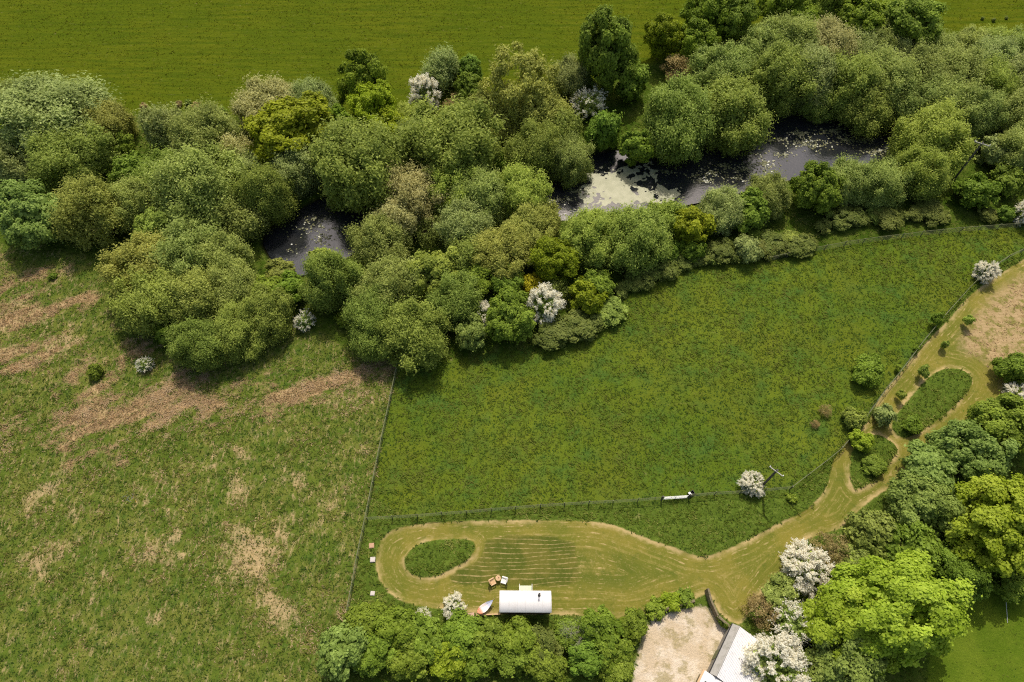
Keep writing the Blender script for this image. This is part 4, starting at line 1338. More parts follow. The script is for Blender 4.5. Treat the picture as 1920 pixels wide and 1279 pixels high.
# ------------------------------------------------------------------ the shepherd's hut
def hut():
    a, b = P(936.5, 1128, 3.2), P(1034, 1127, 3.2)
    n, s = P(985, 1107.5, 2.75), P(985, 1148.5, 2.75)
    Lx, Wy = b.x - a.x, n.y - s.y
    cx, cy = (a.x + b.x) / 2, (n.y + s.y) / 2
    o = thing('shepherd_hut', (cx, cy, 0.0), "white barrel-roofed wheeled hut with a black flue, on the mown grass before the hedge", 'hut', None, math.radians(-0.3))
    hx, hy = Lx / 2, Wy / 2
    # roof: curved sheet with thickness and ribs
    mb = MB()
    N, M = 20, 2
    pr = []
    for i in range(N + 1):
        t = math.radians(-52 + 104 * i / N)
        y = math.sin(t) / math.sin(math.radians(52)) * hy
        z = 2.75 + 0.5 * (math.cos(t) - math.cos(math.radians(52))) / (1 - math.cos(math.radians(52)))
        pr.append((y, z))
    for sgn, dz in ((1, 0.0), (-1, -0.05)):
        for i in range(N):
            q = [(-hx, pr[i][0], pr[i][1] + dz), (hx, pr[i][0], pr[i][1] + dz), (hx, pr[i + 1][0], pr[i + 1][1] + dz), (-hx, pr[i + 1][0], pr[i + 1][1] + dz)]
            mb.raw(q, [(0, 1, 2, 3) if sgn > 0 else (3, 2, 1, 0)])
    for x in (-hx, hx):
        for i in range(N):
            mb.raw([(x, pr[i][0], pr[i][1]), (x, pr[i + 1][0], pr[i + 1][1]), (x, pr[i + 1][0], pr[i + 1][1] - 0.05), (x, pr[i][0], pr[i][1] - 0.05)], [(0, 1, 2, 3)])
    for y, z in (pr[0], pr[-1]):
        mb.raw([(-hx, y, z), (hx, y, z), (hx, y, z - 0.05), (-hx, y, z - 0.05)], [(0, 1, 2, 3)])
    rf = mb.build('roof', CREAM_ROOF, o)
    wy, wx = hy - 0.16, hx - 0.12
    mb = MB()
    for sg in (-1, 1):
        mb.box((0, sg * wy, 1.78), (wx * 2, 0.06, 1.96))
    mb.build('side_wall', HUT_WALL, o)
    for sg in (-1, 1):
        m2 = MB()
        vs = [(sg * (wx + 0.032), -wy - 0.02, 0.8), (sg * (wx + 0.032), wy + 0.02, 0.8)]
        top = [(sg * (wx + 0.032), y * 0.93, z - 0.055) for y, z in reversed(pr)]
        vs += top
        k = len(vs)
        vs += [(v[0] - sg * 0.06, v[1], v[2]) for v in vs]
        fs = [tuple(range(k)), tuple(reversed(range(k, 2 * k)))] + [(i, i + k, (i + 1) % k + k, (i + 1) % k) for i in range(k)]
        m2.raw(vs, fs)
        m2.build('end_wall', HUT_END, o)
    m2 = MB().box((0, 0, 0.74), (wx * 2 + 0.1, wy * 2, 0.12))
    m2.build('chassis', IRON, o)
    for sx in (-1, 1):
        for sy in (-1, 1):
            w = MB()
            c = Vector((sx * wx * 0.66, sy * (wy - 0.05), 0.36))
            pts = [c + Vector((math.cos(t) * 0.32, 0, math.sin(t) * 0.32)) for t in [2 * math.pi * i / 18 for i in range(19)]]
            w.tube(pts, 0.04, 6)
            for k in range(8):
                t = math.pi * k / 4
                w.tube([c, c + Vector((math.cos(t) * 0.31, 0, math.sin(t) * 0.31))], 0.016, 4)
            w.tube([c + Vector((0, -0.06, 0)), c + Vector((0, 0.06, 0))], 0.06, 8)
            w.build('wheel', IRON, o)
    dx = P(985.5, 1107, 0.9).x - cx
    MB().box((dx, wy + 0.045, 1.75), (0.85, 0.05, 1.85)).build('door', SAGE, o, 0.01)
    for x in (-hx * 0.55, hx * 0.6):
        f = MB().box((x, wy + 0.045, 1.95), (0.8, 0.05, 0.8)).build('window', SAGE, o)
        MB().box((x, wy + 0.075, 1.95), (0.66, 0.02, 0.66)).build('pane', GLASS, f)
    # flue and its collar on the slope of the roof
    fx = P(1011, 1116, 3.3)
    fl = MB()
    lx, ly = fx.x - cx, fx.y - cy
    fl.tube([(lx, ly, 3.1), (lx, ly, 4.05)], 0.075, 12)
    fl.tube([(lx, ly, 4.05), (lx, ly, 4.14)], [0.12, 0.12], 12)
    fl.tube([(lx, ly, 3.22), (lx, ly, 3.32)], [0.17, 0.12], 12)
    fl.build('flue', IRON, o)
    # steps with side rails on the path side
    st = MB()
    wd = (P(997.5, 1103, 0.7) - P(974, 1103, 0.7)).x
    y0 = wy + 0.05
    ny = P(985, 1097, 0.7).y - cy
    ln = ny - y0
    for k in range(4):
        st.box((dx, y0 + ln * (k + 0.5) / 4, 0.80 - 0.17 * k), (wd, ln / 4 + 0.02, 0.045))
    so = st.build('steps', SAGE, o)
    for sg in (-1, 1):
        r_ = MB()
        x = dx + sg * wd / 2
        r_.box((x, y0 + 0.05, 1.2), (0.06, 0.06, 0.9))
        r_.box((x, y0 + ln - 0.03, 0.72), (0.06, 0.06, 1.3))
        r_.tube([(x, y0 + 0.05, 1.66), (x, y0 + ln - 0.03, 1.38)], 0.03, 6)
        r_.box((x, y0 + ln * 0.5, 0.52), (0.045, ln, 0.1), 0, -0.6)
        r_.build('handrail', WHITE, so)


hut()


# ------------------------------------------------------------------ garden table, chairs, hammock
def garden_table(px, py):
    p = P(px, py, 0.65)
    o = thing('garden_table', (p.x, p.y, ground_z(p.x, p.y)), 'small round wooden table between the two garden chairs', 'table')
    m = MB()
    R = 0.30
    for k in range(6):
        y = -R + (k + 0.5) * R / 3
        w = math.sqrt(max(R * R - y * y, 0.01)) * 2
        m.box((0, y, 0.66), (w, R / 3 - 0.012, 0.03))
    ring = [(R * math.cos(t), R * math.sin(t), 0.655) for t in [2 * math.pi * i / 24 for i in range(25)]]
    m.tube(ring, 0.025, 5)
    m.build('tabletop', TAN_WOOD, o)
    for k in range(4):
        t = math.pi / 4 + k * math.pi / 2
        MB().tube([(0.2 * math.cos(t), 0.2 * math.sin(t), 0.64), (0.26 * math.cos(t), 0.26 * math.sin(t), 0)], 0.025, 6).build('leg', WOOD, o)
    cup = thing('mug', (p.x + 0.06, p.y + 0.05, 0.675 + o.location.z), 'dark reddish mug standing on the round garden table', 'mug')
    MB().tube([(0, 0, 0), (0, 0, 0.1)], [0.045, 0.05], 10).build('cup', paint('mug_glaze', (120, 60, 50), 0.3), cup)
    MB().tube([(0.045, 0, 0.08), (0.08, 0, 0.07), (0.08, 0, 0.035), (0.045, 0, 0.02)], 0.008, 5).build('handle', paint('mug_handle_glaze', (120, 60, 50), 0.3), cup)


def garden_chair(px, py, rz, mat, label):
    p = P(px, py, 0.5)
    o = thing('garden_chair', (p.x, p.y, ground_z(p.x, p.y)), label, 'chair', 'garden chairs by the hut', rz)
    s = MB()
    for k in range(6):
        s.box((0, 0.24 - k * 0.095, 0.40 - 0.012 * k), (0.56, 0.08, 0.025))
    s.build('seat', mat, o)
    b = MB()
    for k in range(6):
        x = -0.235 + k * 0.094
        b.box((x, -0.36, 0.70 + 0.02 * (2.5 - abs(k - 2.5))), (0.08, 0.022, 0.72), 0, 0.3)
    b.box((0, -0.34, 0.58), (0.56, 0.03, 0.06), 0, 0.3)
    b.build('backrest', mat, o)
    for sx in (-1, 1):
        MB().box((sx * 0.34, -0.05, 0.60), (0.13, 0.66, 0.025)).build('armrest', mat, o)
        MB().box((sx * 0.32, 0.24, 0.295), (0.07, 0.07, 0.59)).build('leg', mat, o)
        MB().box((sx * 0.32, -0.30, 0.295), (0.07, 0.07, 0.59)).build('leg', mat, o)


garden_table(934, 1083.5)
garden_chair(924, 1090, math.radians(-62), TAN_WOOD, 'tan wooden garden armchair beside the round table')
garden_chair(944.5, 1087.5, math.radians(75), WHITE, 'white garden armchair beside the round table')


def hammock():
    A, B = P(895.5, 1149, 0.9), P(924, 1125.5, 0.9)
    d = (B - A)
    ln = d.length
    T = NT('striped_hammock_cloth')
    g = T.n('ShaderNodeSeparateXYZ')
    T.put(g.inputs[0], T.obj())
    u = g.outputs[0]
    c = T.mix(T.step(u, -0.75, -0.35), L(222, 140, 104), L(240, 226, 220))
    c = T.mix(T.step(u, 0.1, 0.5), c, L(196, 206, 226))
    c = T.mix(T.mul(T.step(T.math('SINE', T.mul(g.outputs[1], 46.0)), 0.3, 0.8), 0.35), c, L(226, 190, 180))
    T.principled(c, 0.8, 0.2)
    o = thing('hammock', ((A.x + B.x) / 2, (A.y + B.y) / 2, 0.0), 'white, pink and pale blue hammock slung near the hut', 'hammock', None, math.atan2(d.y, d.x))
    h = ln / 2
    m = MB()
    N, K = 22, 8
    vs = []
    for i in range(N + 1):
        t = i / N
        w = 0.42 * (math.sin(math.pi * min(1, t * 1.0) ** 0.72)) ** 0.9 + 0.03
        for j in range(K + 1):
            s = -1 + 2 * j / K
            z = 0.92 - 0.42 * math.sin(math.pi * t) + 0.16 * s * s * math.sin(math.pi * t) + 0.015 * math.sin(9 * s + 4 * t)
            vs.append((-h + ln * t, s * w, z))
    fs = [(i * (K + 1) + j, (i + 1) * (K + 1) + j, (i + 1) * (K + 1) + j + 1, i * (K + 1) + j + 1) for i in range(N) for j in range(K)]
    m.raw(vs, fs)
    cl = m.build('cloth', T.m, o)
    so = cl.modifiers.new('thickness', 'SOLIDIFY')
    so.thickness = 0.012
    st = MB()
    pts = [(-h - 0.25 + (ln + 0.5) * k / 14, 0, 0.06 + 0.95 * (abs(k / 7 - 1) ** 2.4)) for k in range(15)]
    st.tube(pts, 0.045, 6)
    for x in (-h * 0.5, h * 0.5):
        st.box((x, 0, 0.05), (0.09, 1.0, 0.08))
    st.build('stand', WOOD, o)
    for sg in (-1, 1):
        MB().tube([(sg * (h + 0.22), 0, 0.98), (sg * h, 0, 0.92)], 0.018, 5).build('rope', TAN_WOOD, o)


hammock()
p0, p1 = P(893, 1153, 0.15), P(938, 1151.5, 0.15)
ed = thing('timber_edging', ((p0.x + p1.x) / 2, (p0.y + p1.y) / 2, 0), 'pale timber sleeper edging between hedge and mown grass beside the hut', 'edging', None, math.atan2(p1.y - p0.y, p1.x - p0.x))
MB().box((0, 0, 0.1), ((p1 - p0).length, 0.16, 0.22)).build('beam', TAN_WOOD, ed, 0.015)
for k in (-1, 1):
    MB().box((k * (p1 - p0).length * 0.42, 0.11, 0.1), (0.05, 0.05, 0.3)).build('peg', WOOD, ed)
q = P(883.5, 1154.5, 0.3)
bx = thing('log_store', (q.x, q.y, 0), 'low pinkish wooden crate beside the hammock at the hedge', 'crate', None, 0.1)
m = MB()
for k in range(5):
    m.box((-0.28 + 0.14 * k, 0, 0.42), (0.125, 0.62, 0.025))
m.build('lid', paint('pinkish_board', (206, 168, 146), 0.7, 0.2, (170, 130, 110)), bx)
m = MB()
for sg in (-1, 1):
    m.box((0, sg * 0.29, 0.2), (0.7, 0.03, 0.4))
    m.box((sg * 0.335, 0, 0.2), (0.03, 0.55, 0.4))
m.build('side_boards', WOOD, bx)


def slab(px, py, w, mat, label, rz):
    p = P(px, py, 0.1)
    z = ground_z(p.x, p.y)
    o = thing('stone_slab', (p.x, p.y, z), label, 'slab', 'pale slabs at the mown edge', rz)
    MB().box((0, 0, 0.03), (w, w, 0.14)).build('slab_block', mat, o, 0.02)
    MB().box((0, 0, 0.115), (w * 0.82, w * 0.82, 0.03)).build('cap', mat, o, 0.01)


slab(699, 1049.5, 0.62, SLAB, 'pale square slab with a reddish rim on the grass beside the mown bend', 0.05)
slab(698.5, 1112.5, 0.52, SLAB, 'smaller clean white square slab below the reddish-rimmed one', -0.05)
slab(697, 1023.5, 0.62, paint('earthy_slab', (196, 158, 126), 0.9, 0.1, (150, 120, 88), 8, 0.7), 'earth-stained square slab above the reddish-rimmed one', 0.12)


# ------------------------------------------------------------------ fences, gate
def fence(pts, label, rail=0.06, gap=3.0, h=1.15):
    w = [P(x, y, 0.0) for x, y in pts]
    c = w[0]
    o = thing('wire_fence', (c.x, c.y, 0), label, 'fence', 'paddock fences')
    seg = [(w[i], w[i + 1]) for i in range(len(w) - 1)]
    tot = sum((b - a).length for a, b in seg)
    n = max(2, int(tot / gap))
    pos = []
    for k in range(n + 1):
        d = tot * k / n
        for a, b in seg:
            l = (b - a).length
            if d <= l + 1e-6:
                pos.append(a.lerp(b, d / l))
                break
            d -= l
    rp = random.Random(len(label))
    first = None
    for k, p in enumerate(pos):
        p.z = ground_z(p.x, p.y)
        if first is None:
            m = MB().tube([(0, 0, -0.2), (0, 0, h + 0.12)], 0.065, 7)
            first = m.build('post', GREYWOOD, o)
            q = first
        else:
            q = first.copy()
            COL.objects.link(q)
            q.parent = o
        q.location = (p.x - c.x, p.y - c.y, p.z)
        q.rotation_euler = (rp.gauss(0, 0.04), rp.gauss(0, 0.04), 0)
    m = MB()
    for j, hh in enumerate((0.2, 0.45, 0.7, 0.92)):
        m.tube([(p.x - c.x, p.y - c.y, p.z + hh) for p in pos], 0.01, 4)
    m.build('wire', WIRE, o)
    if rail:
        m = MB()
        for k in range(len(pos) - 1):
            a, b = pos[k], pos[k + 1]
            d = (b - a)
            M = Matrix.Translation(((a + b) / 2) - Vector((c.x, c.y, 0)) + Vector((0, 0, h))) @ d.to_track_quat('X', 'Z').to_matrix().to_4x4()
            m.box((0, 0, 0), (d.length - 0.01, rail * 2, 0.05), M=M)
        m.build('top_rail', GREYWOOD, o)


fence([(749, 676), (725, 790), (705, 890), (688, 975), (672, 1050), (654, 1148)], 'long straight fence between the rough field and the paddock, from thicket to hedge', 0.045)
fence([(690, 976), (790, 970), (960, 955), (1100, 945), (1200, 940), (1240, 936)], 'fence from the field corner to the metal gate, above the mown lawn', 0.018)
fence([(1292, 932), (1340, 928), (1400, 925), (1480, 918)], 'short fence from the metal gate past the white hawthorn and power pole', 0.02)
fence([(1480, 918), (1530, 880), (1570, 850), (1612, 797), (1650, 742), (1690, 693), (1720, 652), (1770, 592), (1830, 526), (1880, 490), (1940, 462)],
      'diagonal fence along the upper mown path, beside the lone lime bush', 0.03)
fence([(1440, 490), (1520, 472), (1620, 456), (1780, 438), (1940, 426)], 'fence along the brambles at the far end of the paddock', 0.025)


def field_gate():
    a, b = P(1243, 936.5, 0), P(1288, 933.5, 0)
    d = b - a
    o = thing('field_gate', (a.x, a.y, ground_z(a.x, a.y)), 'pale galvanised field gate in the paddock fence', 'gate', None, math.atan2(d.y, d.x))
    l = d.length
    m = MB()
    for z in (0.2, 0.36, 0.52, 0.7, 0.9, 1.12):
        m.tube([(0.03, 0, z), (l - 0.03, 0, z)], 0.035, 6)
    m.build('bars', STEEL, o)
    m = MB()
    for x in (0.03, l / 2, l - 0.03):
        m.tube([(x, 0.0, 0.15), (x, 0.0, 1.16)], 0.034, 6)
    m.tube([(0.05, 0.03, 0.2), (l / 2, 0.03, 1.1)], 0.02, 5)
    m.build('frame', STEEL, o)
    for x in (-0.18, l + 0.18):
        MB().tube([(x, 0, -0.1), (x, 0, 1.45)], 0.11, 8).build('post', DARKWOOD, o)


field_gate()
q = P(1296, 925, 0.3)
tr = thing('water_trough', (q.x, q.y, ground_z(q.x, q.y)), 'small dark water trough at the gate end in the paddock', 'trough', None, 0.5)
m = MB()
m.box((0, 0, 0.05), (0.8, 0.45, 0.06))
for sg in (-1, 1):
    m.box((0, sg * 0.21, 0.25), (0.8, 0.04, 0.36))
    m.box((sg * 0.38, 0, 0.25), (0.04, 0.38, 0.36))
m.build('basin', IRON, tr)
MB().box((-0.22, 0, 0.45), (0.3, 0.46, 0.03)).build('valve_cover', STEEL, tr)


# ------------------------------------------------------------------ power poles
def pole(px, py, h, half, az, label, lean=(0, 0)):
    t = P(px, py, h)
    gz = max(ground_z(t.x, t.y), -0.3)
    o = thing('utility_pole', (t.x, t.y, gz), label, 'power pole', 'wooden power poles')
    hh = h - gz
    MB().tube([(0, 0, -0.3), (0, 0, hh * 0.5), (0, 0, hh + 0.15)], [0.17, 0.15, 0.125], 10).build('shaft', DARKWOOD, o)
    cx, cy = math.cos(az), math.sin(az)
    M = Matrix.Translation((0.0, 0.0, hh - 0.05)) @ Matrix.Rotation(az, 4, 'Z') @ Matrix.Translation((0, -0.17, 0))
    MB().box((0, 0, 0), (half * 2, 0.1, 0.13), M=M).build('crossarm', PALE_WOOD, o)
    for s in (-0.92, 0.92):
        i = M @ Vector((s * half, 0, 0.06))
        MB().tube([i, i + Vector((0, 0, 0.1)), i + Vector((0, 0, 0.16)), i + Vector((0, 0, 0.22))], [0.03, 0.07, 0.05, 0.06], 8).build('insulator', WHITE, o)


pole(1457, 882, 6.0, 0.95, math.radians(-42), 'wooden power pole with a pale crossarm beside the single white hawthorn')
pole(1842, 268, 9.0, 1.15, math.radians(-28), 'wooden power pole leaning out of the trees above the round lone bush')
a, b = P(1880, 1096, 0.5), P(1889, 1168, 0.1)
pl = thing('wooden_rod', (a.x, a.y, 0), 'thin pale rod in the shade of the lime-yellow maple', 'rod')
MB().tube([(0, 0, 0.9), (b.x - a.x, b.y - a.y, 0.12)], 0.035, 6).build('shaft', STEEL, pl)
MB().tube([(0, 0, 0), (0, 0, 0.98)], 0.06, 6).build('support_post', GREYWOOD, pl)


# ------------------------------------------------------------------ barn, lean-to, walls
BARN_ROOF = corrugated('barn_roof_sheet', (232, 228, 224), (206, 198, 190), 0.16, 1, 0.55)
GREYWALL = paint('grey_render', (150, 144, 132), 0.8, 0.2, (116, 110, 98), 2.0, 0.7)
BARN_GREY = paint('ridge_slate', (176, 170, 160), 0.7, 0.3, (142, 138, 124), 2.0, 0.6)


def barn():
    A, B = P(1386, 1174, 3.0), P(1341, 1272, 3.0)
    d = (B - A)
    d.z = 0
    d.normalize()
    nrm = Vector((d.y, -d.x, 0))
    if nrm.x > 0:
        nrm = -nrm                                         # towards the yard
    o = thing('barn', (A.x, A.y, 0), 'barn with a rust-marked white sheet roof beside the gravel yard, under the great hawthorn', 'barn', None, math.atan2(d.y, d.x))
    R = Matrix.Rotation(-math.atan2(d.y, d.x), 4, 'Z')
    ny = (R @ nrm).y
    Ln = (B - A).to_2d().length * 0.96
    sg = 1 if ny > 0 else -1

    def slope(y0, z0, y1, z1, th=0.06):
        v = [(0, y0, z0), (Ln, y0, z0), (Ln, y1, z1), (0, y1, z1)]
        v += [(x, y, z - th) for x, y, z in v]
        return MB().raw(v, [(0, 1, 2, 3), (7, 6, 5, 4), (0, 4, 5, 1), (1, 5, 6, 2), (2, 6, 7, 3), (3, 7, 4, 0)])
    yl, yr = sg * 0.62, -sg * 4.6
    rf = slope(0, 3.0, yr, 1.9).build('roof', BARN_ROOF, o)
    rf['label'] = 'white corrugated slope with rust streaks'
    r2 = slope(0.0 + sg * 0.01, 2.998, yl, 2.5).build('roof', BARN_GREY, o)
    r2['label'] = 'narrow grey slope over the yard'
    MB().tube([(0, 0, 3.03), (Ln, 0, 3.03)], 0.09, 8).build('ridge', BARN_GREY, o)
    w = MB()
    y0, y1 = yl - sg * 0.18, yr + sg * 0.25
    w.box((Ln / 2 + 0.1, y0, 1.2), (Ln - 0.4, 0.3, 2.4))
    w.box((Ln / 2 + 0.1, y1, 0.9), (Ln - 0.4, 0.3, 1.8))
    for x in (0.3, Ln - 0.25):
        ya, yb = y0 - sg * 0.15, y1 + sg * 0.15
        v = [(x, ya, 0), (x, yb, 0), (x, yb, 1.82), (x, 0, 2.9), (x, ya, 2.42)]
        v += [(q[0] + 0.3, q[1], q[2]) for q in v]
        w.raw(v, [(0, 1, 2, 3, 4), (9, 8, 7, 6, 5)] + [(i, i + 5, (i + 1) % 5 + 5, (i + 1) % 5) for i in range(5)])
    w.build('wall', GREYWALL, o)
    gt = MB().tube([(0, yl + sg * 0.06, 2.46), (Ln, yl + sg * 0.06, 2.44)], 0.06, 6)
    gt.build('gutter', IRON, o)
    MB().box((Ln * 0.6, y0 + sg * 0.17, 1.1), (1.1, 0.06, 2.1)).build('door', GREYWOOD, o)


barn()
# white-roofed lean-to at the frame's bottom edge
A_, B_ = P(1386, 1174, 3.0), P(1341, 1272, 3.0)
d_ = (B_ - A_)
d_.z = 0
end_ = d_.length * 0.96 + 0.12
d_.normalize()
a = A_ + d_ * end_ + Vector((d_.y, -d_.x, 0)) * 1.15
ang = math.atan2(d_.x, -d_.y)
lt = thing('lean_to', (a.x, a.y, 0), 'flat white-roofed lean-to at the barn end, cut by the bottom edge', 'shed', None, ang)
MB().box((1.6, -1.9, 2.6), (3.3, 3.9, 0.1)).build('roof', WHITE, lt, 0.02)
MB().box((-0.16, -1.9, 2.52), (0.2, 3.9, 0.2)).build('fascia', TAN_WOOD, lt)
m = MB()
m.box((0.1, -1.9, 1.27), (0.2, 3.5, 2.54))
m.box((1.6, -0.12, 1.27), (2.8, 0.2, 2.54))
m.box((3.1, -1.9, 1.27), (0.2, 3.5, 2.54))
m.build('wall', STONE, lt)
f = MB().box((0.6, -1.2, 2.67), (0.5, 0.7, 0.06)).build('skylight', STEEL, lt)
MB().box((0.6, -1.2, 2.71), (0.4, 0.6, 0.03)).build('pane', GLASS, f)


def wall(name, pts, h, th, mat, label, top=None, rough=0.06):
    w = [P(x, y, h) for x, y in pts]
    c = w[0]
    o = thing(name, (c.x, c.y, 0), label, 'wall')
    r = random.Random(len(label))
    fine = []
    for i in range(len(w) - 1):
        n = max(2, int((w[i + 1] - w[i]).length / 0.35))
        fine += [w[i].lerp(w[i + 1], k / n) for k in range(n)]
    fine.append(w[-1])
    vs, fs = [], []
    for i, p in enumerate(fine):
        d = (fine[min(i + 1, len(fine) - 1)] - fine[max(i - 1, 0)])
        d.z = 0
        d.normalize()
        nn = Vector((-d.y, d.x, 0))
        hh = h + r.uniform(-rough, rough)
        for s, z, k in ((-1, -0.2, 1.25), (-1, hh * 0.55, 1.08), (-1, hh, 0.9), (1, hh, 0.9), (1, hh * 0.55, 1.08), (1, -0.2, 1.25)):
            q = p + nn * (s * th / 2 * k * r.uniform(0.9, 1.1)) - c
            vs.append((q.x, q.y, z))
    for i in range(len(fine) - 1):
        for j in range(6):
            fs.append((i * 6 + j, i * 6 + (j + 1) % 6, (i + 1) * 6 + (j + 1) % 6, (i + 1) * 6 + j))
    fs.append(tuple(range(6)))
    fs.append(tuple(reversed([(len(fine) - 1) * 6 + j for j in range(6)])))
    MB().raw(vs, fs).build('masonry', mat, o)
    return o, fine, c


wall('stone_wall', [(1224, 1158), (1238, 1147), (1255, 1139), (1280, 1132), (1303, 1126)], 0.8, 0.32, STONE, 'curved low stone wall between the lawn and the gravel yard')
wall('garden_wall', [(1328, 1103), (1334, 1126), (1347, 1154)], 1.25, 0.24, STONE, 'straight tapering wall running from the mown path toward the barn', rough=0.03)
iv, fine, c0 = wall('ivy_wall', [(1348, 1156), (1360, 1167), (1373, 1178)], 1.4, 0.3, STONE, 'ivy-grown dark wall joining the tapering wall to the barn')
mid = fine[len(fine) // 2] - c0
dv = fine[-1] - fine[0]
c = link('ivy', CR['leafy', 'M', 0], iv, PAL['gd'])
c.location = (mid.x, mid.y, 0)
c.rotation_euler = (0, 0, math.atan2(dv.y, dv.x))
c.scale = (dv.length * 0.52, 0.42, 0.75)


# ------------------------------------------------------------------ standing grass: masses of blades, one object for each ground
def sample(a, x, y):
    i = np.clip(np.round((y - Y0) / GS).astype(int), 0, NYg - 1)
    j = np.clip(np.round((x - X0) / GS).astype(int), 0, NXg - 1)
    return a[i, j]


CLUMP = field(0.9, 41) * 0.6 + field(0.45, 42) * 0.6 + field(5, 43) * 0.45


def grass(name, mask, per_m2, blades, ln, wd, mat, seed, lean=0.9, tint_bias=None, contrast=0.16, near=(-8, 140)):
    r = np.random.default_rng(seed)
    cell = np.argwhere((mask > 0) & (GY > near[0]) & (GY < near[1]) & (np.abs(GX) < 62 + 0.42 * GY))
    n = int(len(cell) * GS * GS * per_m2)
    w = mask[cell[:, 0], cell[:, 1]].astype(float)
    c = cell[r.choice(len(cell), n, p=w / w.sum())]
    x = X0 + (c[:, 1] + r.uniform(-0.5, 0.5, n)) * GS
    y = Y0 + (c[:, 0] + r.uniform(-0.5, 0.5, n)) * GS
    z = sample(GZ, x, y)
    cl = sample(CLUMP, x, y)
    hgt = ln * r.uniform(0.6, 1.4, n) * np.clip(1 + 0.18 * cl, 0.6, 1.5)
    k = np.repeat(np.arange(n), blades)
    m = len(k)
    a = r.uniform(0, 2 * math.pi, m)
    d = np.stack([np.cos(a), np.sin(a)], -1) * r.uniform(0.2, 1.0, (m, 1)) * lean + np.array([0.25, -0.2])
    base = np.stack([x[k] + r.normal(0, 0.05, m), y[k] + r.normal(0, 0.05, m), z[k] - 0.03], -1)
    L_ = hgt[k] * r.uniform(0.7, 1.2, m)
    tip = base + np.concatenate([d * L_[:, None] * 0.8, (L_ * r.uniform(0.03, 0.30, m))[:, None]], 1)
    mid = base * 0.45 + tip * 0.55
    mid[:, 2] += L_ * 0.06
    sd_ = np.stack([-d[:, 1], d[:, 0], np.zeros(m)], -1)
    sd_ = unit(sd_) * (wd * r.uniform(0.6, 1.4, m))[:, None]
    V = np.stack([base, mid - sd_, tip, mid + sd_], 1)
    t = 0.5 + contrast * cl[k] + r.normal(0, 0.2, n)[k] + r.normal(0, 0.1, m)
    if tint_bias is not None:
        t = t + sample(tint_bias, x, y)[k]
    me = mesh_np(name, V, np.arange(m * 4))
    q = me.attributes.new('tint', 'FLOAT', 'FACE')
    q.data.foreach_set('value', np.clip(t, 0, 1).astype(np.float32))
    return stuff(link(name, me, None, mat))


def blade_mat(name, stops, glow=0.48):
    T = NT(name)
    rp = T.n('ShaderNodeValToRGB')
    T.put(rp.inputs[0], T.attr('tint'))
    cr = rp.color_ramp
    while len(cr.elements) < len(stops):
        cr.elements.new(0.5)
    for e, (pos_, c) in zip(cr.elements, stops):
        e.position = pos_
        e.color = L(*c)
    d = T.n('ShaderNodeBsdfDiffuse')
    T.put(d.inputs[0], rp.outputs[0])
    tr = T.n('ShaderNodeBsdfTranslucent')
    T.put(tr.inputs[0], rp.outputs[0])
    mx = T.n('ShaderNodeMixShader')
    mx.inputs[0].default_value = glow
    T.put(mx.inputs[1], d.outputs[0])
    T.put(mx.inputs[2], tr.outputs[0])
    return T.finish(mx.outputs[0])


GB_PAD = blade_mat('paddock_blade', [(0.0, (74, 101, 44)), (0.35, (92, 113, 42)), (0.65, (108, 122, 42)), (1.0, (126, 134, 60))])
GB_LSH = blade_mat('verge_blade', [(0.0, (72, 94, 38)), (0.45, (98, 114, 40)), (0.78, (122, 134, 54)), (1.0, (156, 160, 82))])
GB_RGH = blade_mat('rough_blade', [(0.0, (66, 92, 38)), (0.42, (96, 113, 42)), (0.68, (128, 128, 60)), (0.88, (178, 156, 108)), (1.0, (208, 184, 142))])
GB_BRK = blade_mat('bracken_blade', [(0.0, (150, 128, 88)), (0.5, (188, 160, 118)), (1.0, (212, 188, 150))], 0.5)
GB_FAR = blade_mat('pasture_blade', [(0.0, (82, 96, 20)), (0.5, (96, 106, 22)), (1.0, (116, 120, 36))])

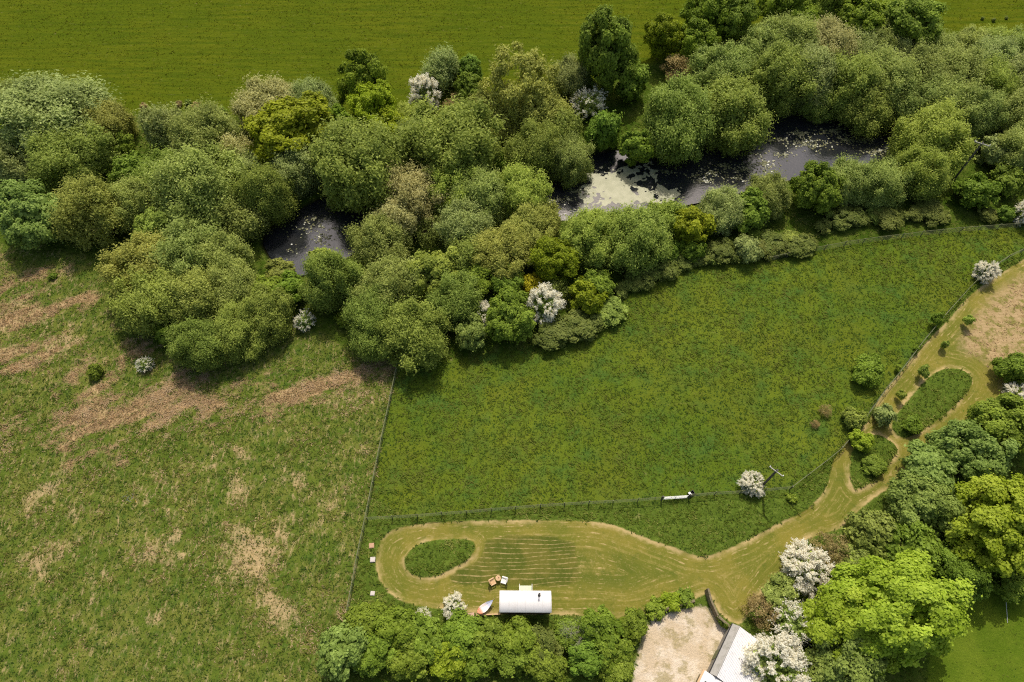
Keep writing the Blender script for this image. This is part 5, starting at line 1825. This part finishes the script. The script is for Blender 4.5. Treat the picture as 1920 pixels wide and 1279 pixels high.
for sx_, sy_ in ((699, 1049.5), (698.5, 1112.5), (697, 1023.5)):      # nothing grows on the slabs
    pp = at(sx_, sy_)
    clear = (GX - pp[0]) ** 2 + (GY - pp[1]) ** 2 > 0.8 ** 2
    sd['path'] = np.where(clear, sd['path'], 0.0)
dryish = np.clip(dry, 0, 1) * 0.40 - 0.09
mpad = (sd['pad'] > -0.2) * (1 - mpath) * (1 - mfar)
mlush = ((isl > 0.25) | ((sd['pad'] < 0) & (sd['path'] < -0.3) & (sd['path'] > -11) & (sd['rough'] < 0) & (sd['yard'] < -0.5) & (sd['pond'] < -1))) * 1.0
grass('paddock_grass', mpad, 14, 3, 0.46, 0.065, GB_PAD, 51, contrast=0.2)
grass('verge_grass', mlush, 13, 4, 0.42, 0.07, GB_LSH, 52, contrast=0.18)
grass('rough_grass', (sd['rough'] > 0) * (1 - 0.8 * np.clip(mbrk, 0, 1)), 16, 3, 0.40, 0.05, GB_RGH, 53, lean=1.2, tint_bias=dryish, contrast=0.15)
grass('dead_bracken', np.clip(mbrk, 0, 1) * (sd['rough'] > -1) + 0.12 * mtan, 12, 3, 0.45, 0.04, GB_BRK, 54, lean=1.6, contrast=0.2)
grass('pasture_grass', mfar, 5, 2, 0.4, 0.06, GB_FAR, 55, contrast=0.14)
grass('lawn_grass', mlawn, 10, 3, 0.2, 0.04, GB_PAD, 56, contrast=0.2)
flr = (zone == 0) * (sd['pond'] < -1.2) * (mlush < 0.5) * 1.0
grass('undergrowth', flr, 5, 4, 0.5, 0.07, GB_LSH, 57, contrast=0.2)

# a patch of yellow flowers and a grey-leaved patch in the rough field
GB_YEL = blade_mat('yellow_petal', [(0.0, (150, 140, 20)), (1.0, (220, 190, 20))])
GB_GRY = blade_mat('grey_thistle', [(0.0, (110, 122, 104)), (1.0, (160, 166, 156))])
def spot(pts):
    a = np.zeros(GX.shape)
    for px, py, rr in pts:
        c_, e_ = at(px, py), at(px + rr, py)
        a = np.maximum(a, ((GX - c_[0]) ** 2 + (GY - c_[1]) ** 2 < (e_[0] - c_[0]) ** 2) * 1.0)
    return a
grass('yellow_flower', spot([(272, 906, 9), (260, 937, 7), (1482, 940, 4), (1106, 940, 4)]), 14, 2, 0.2, 0.06, GB_YEL, 58)
grass('grey_weed', spot([(240, 931, 9)]), 16, 3, 0.4, 0.05, GB_GRY, 59)
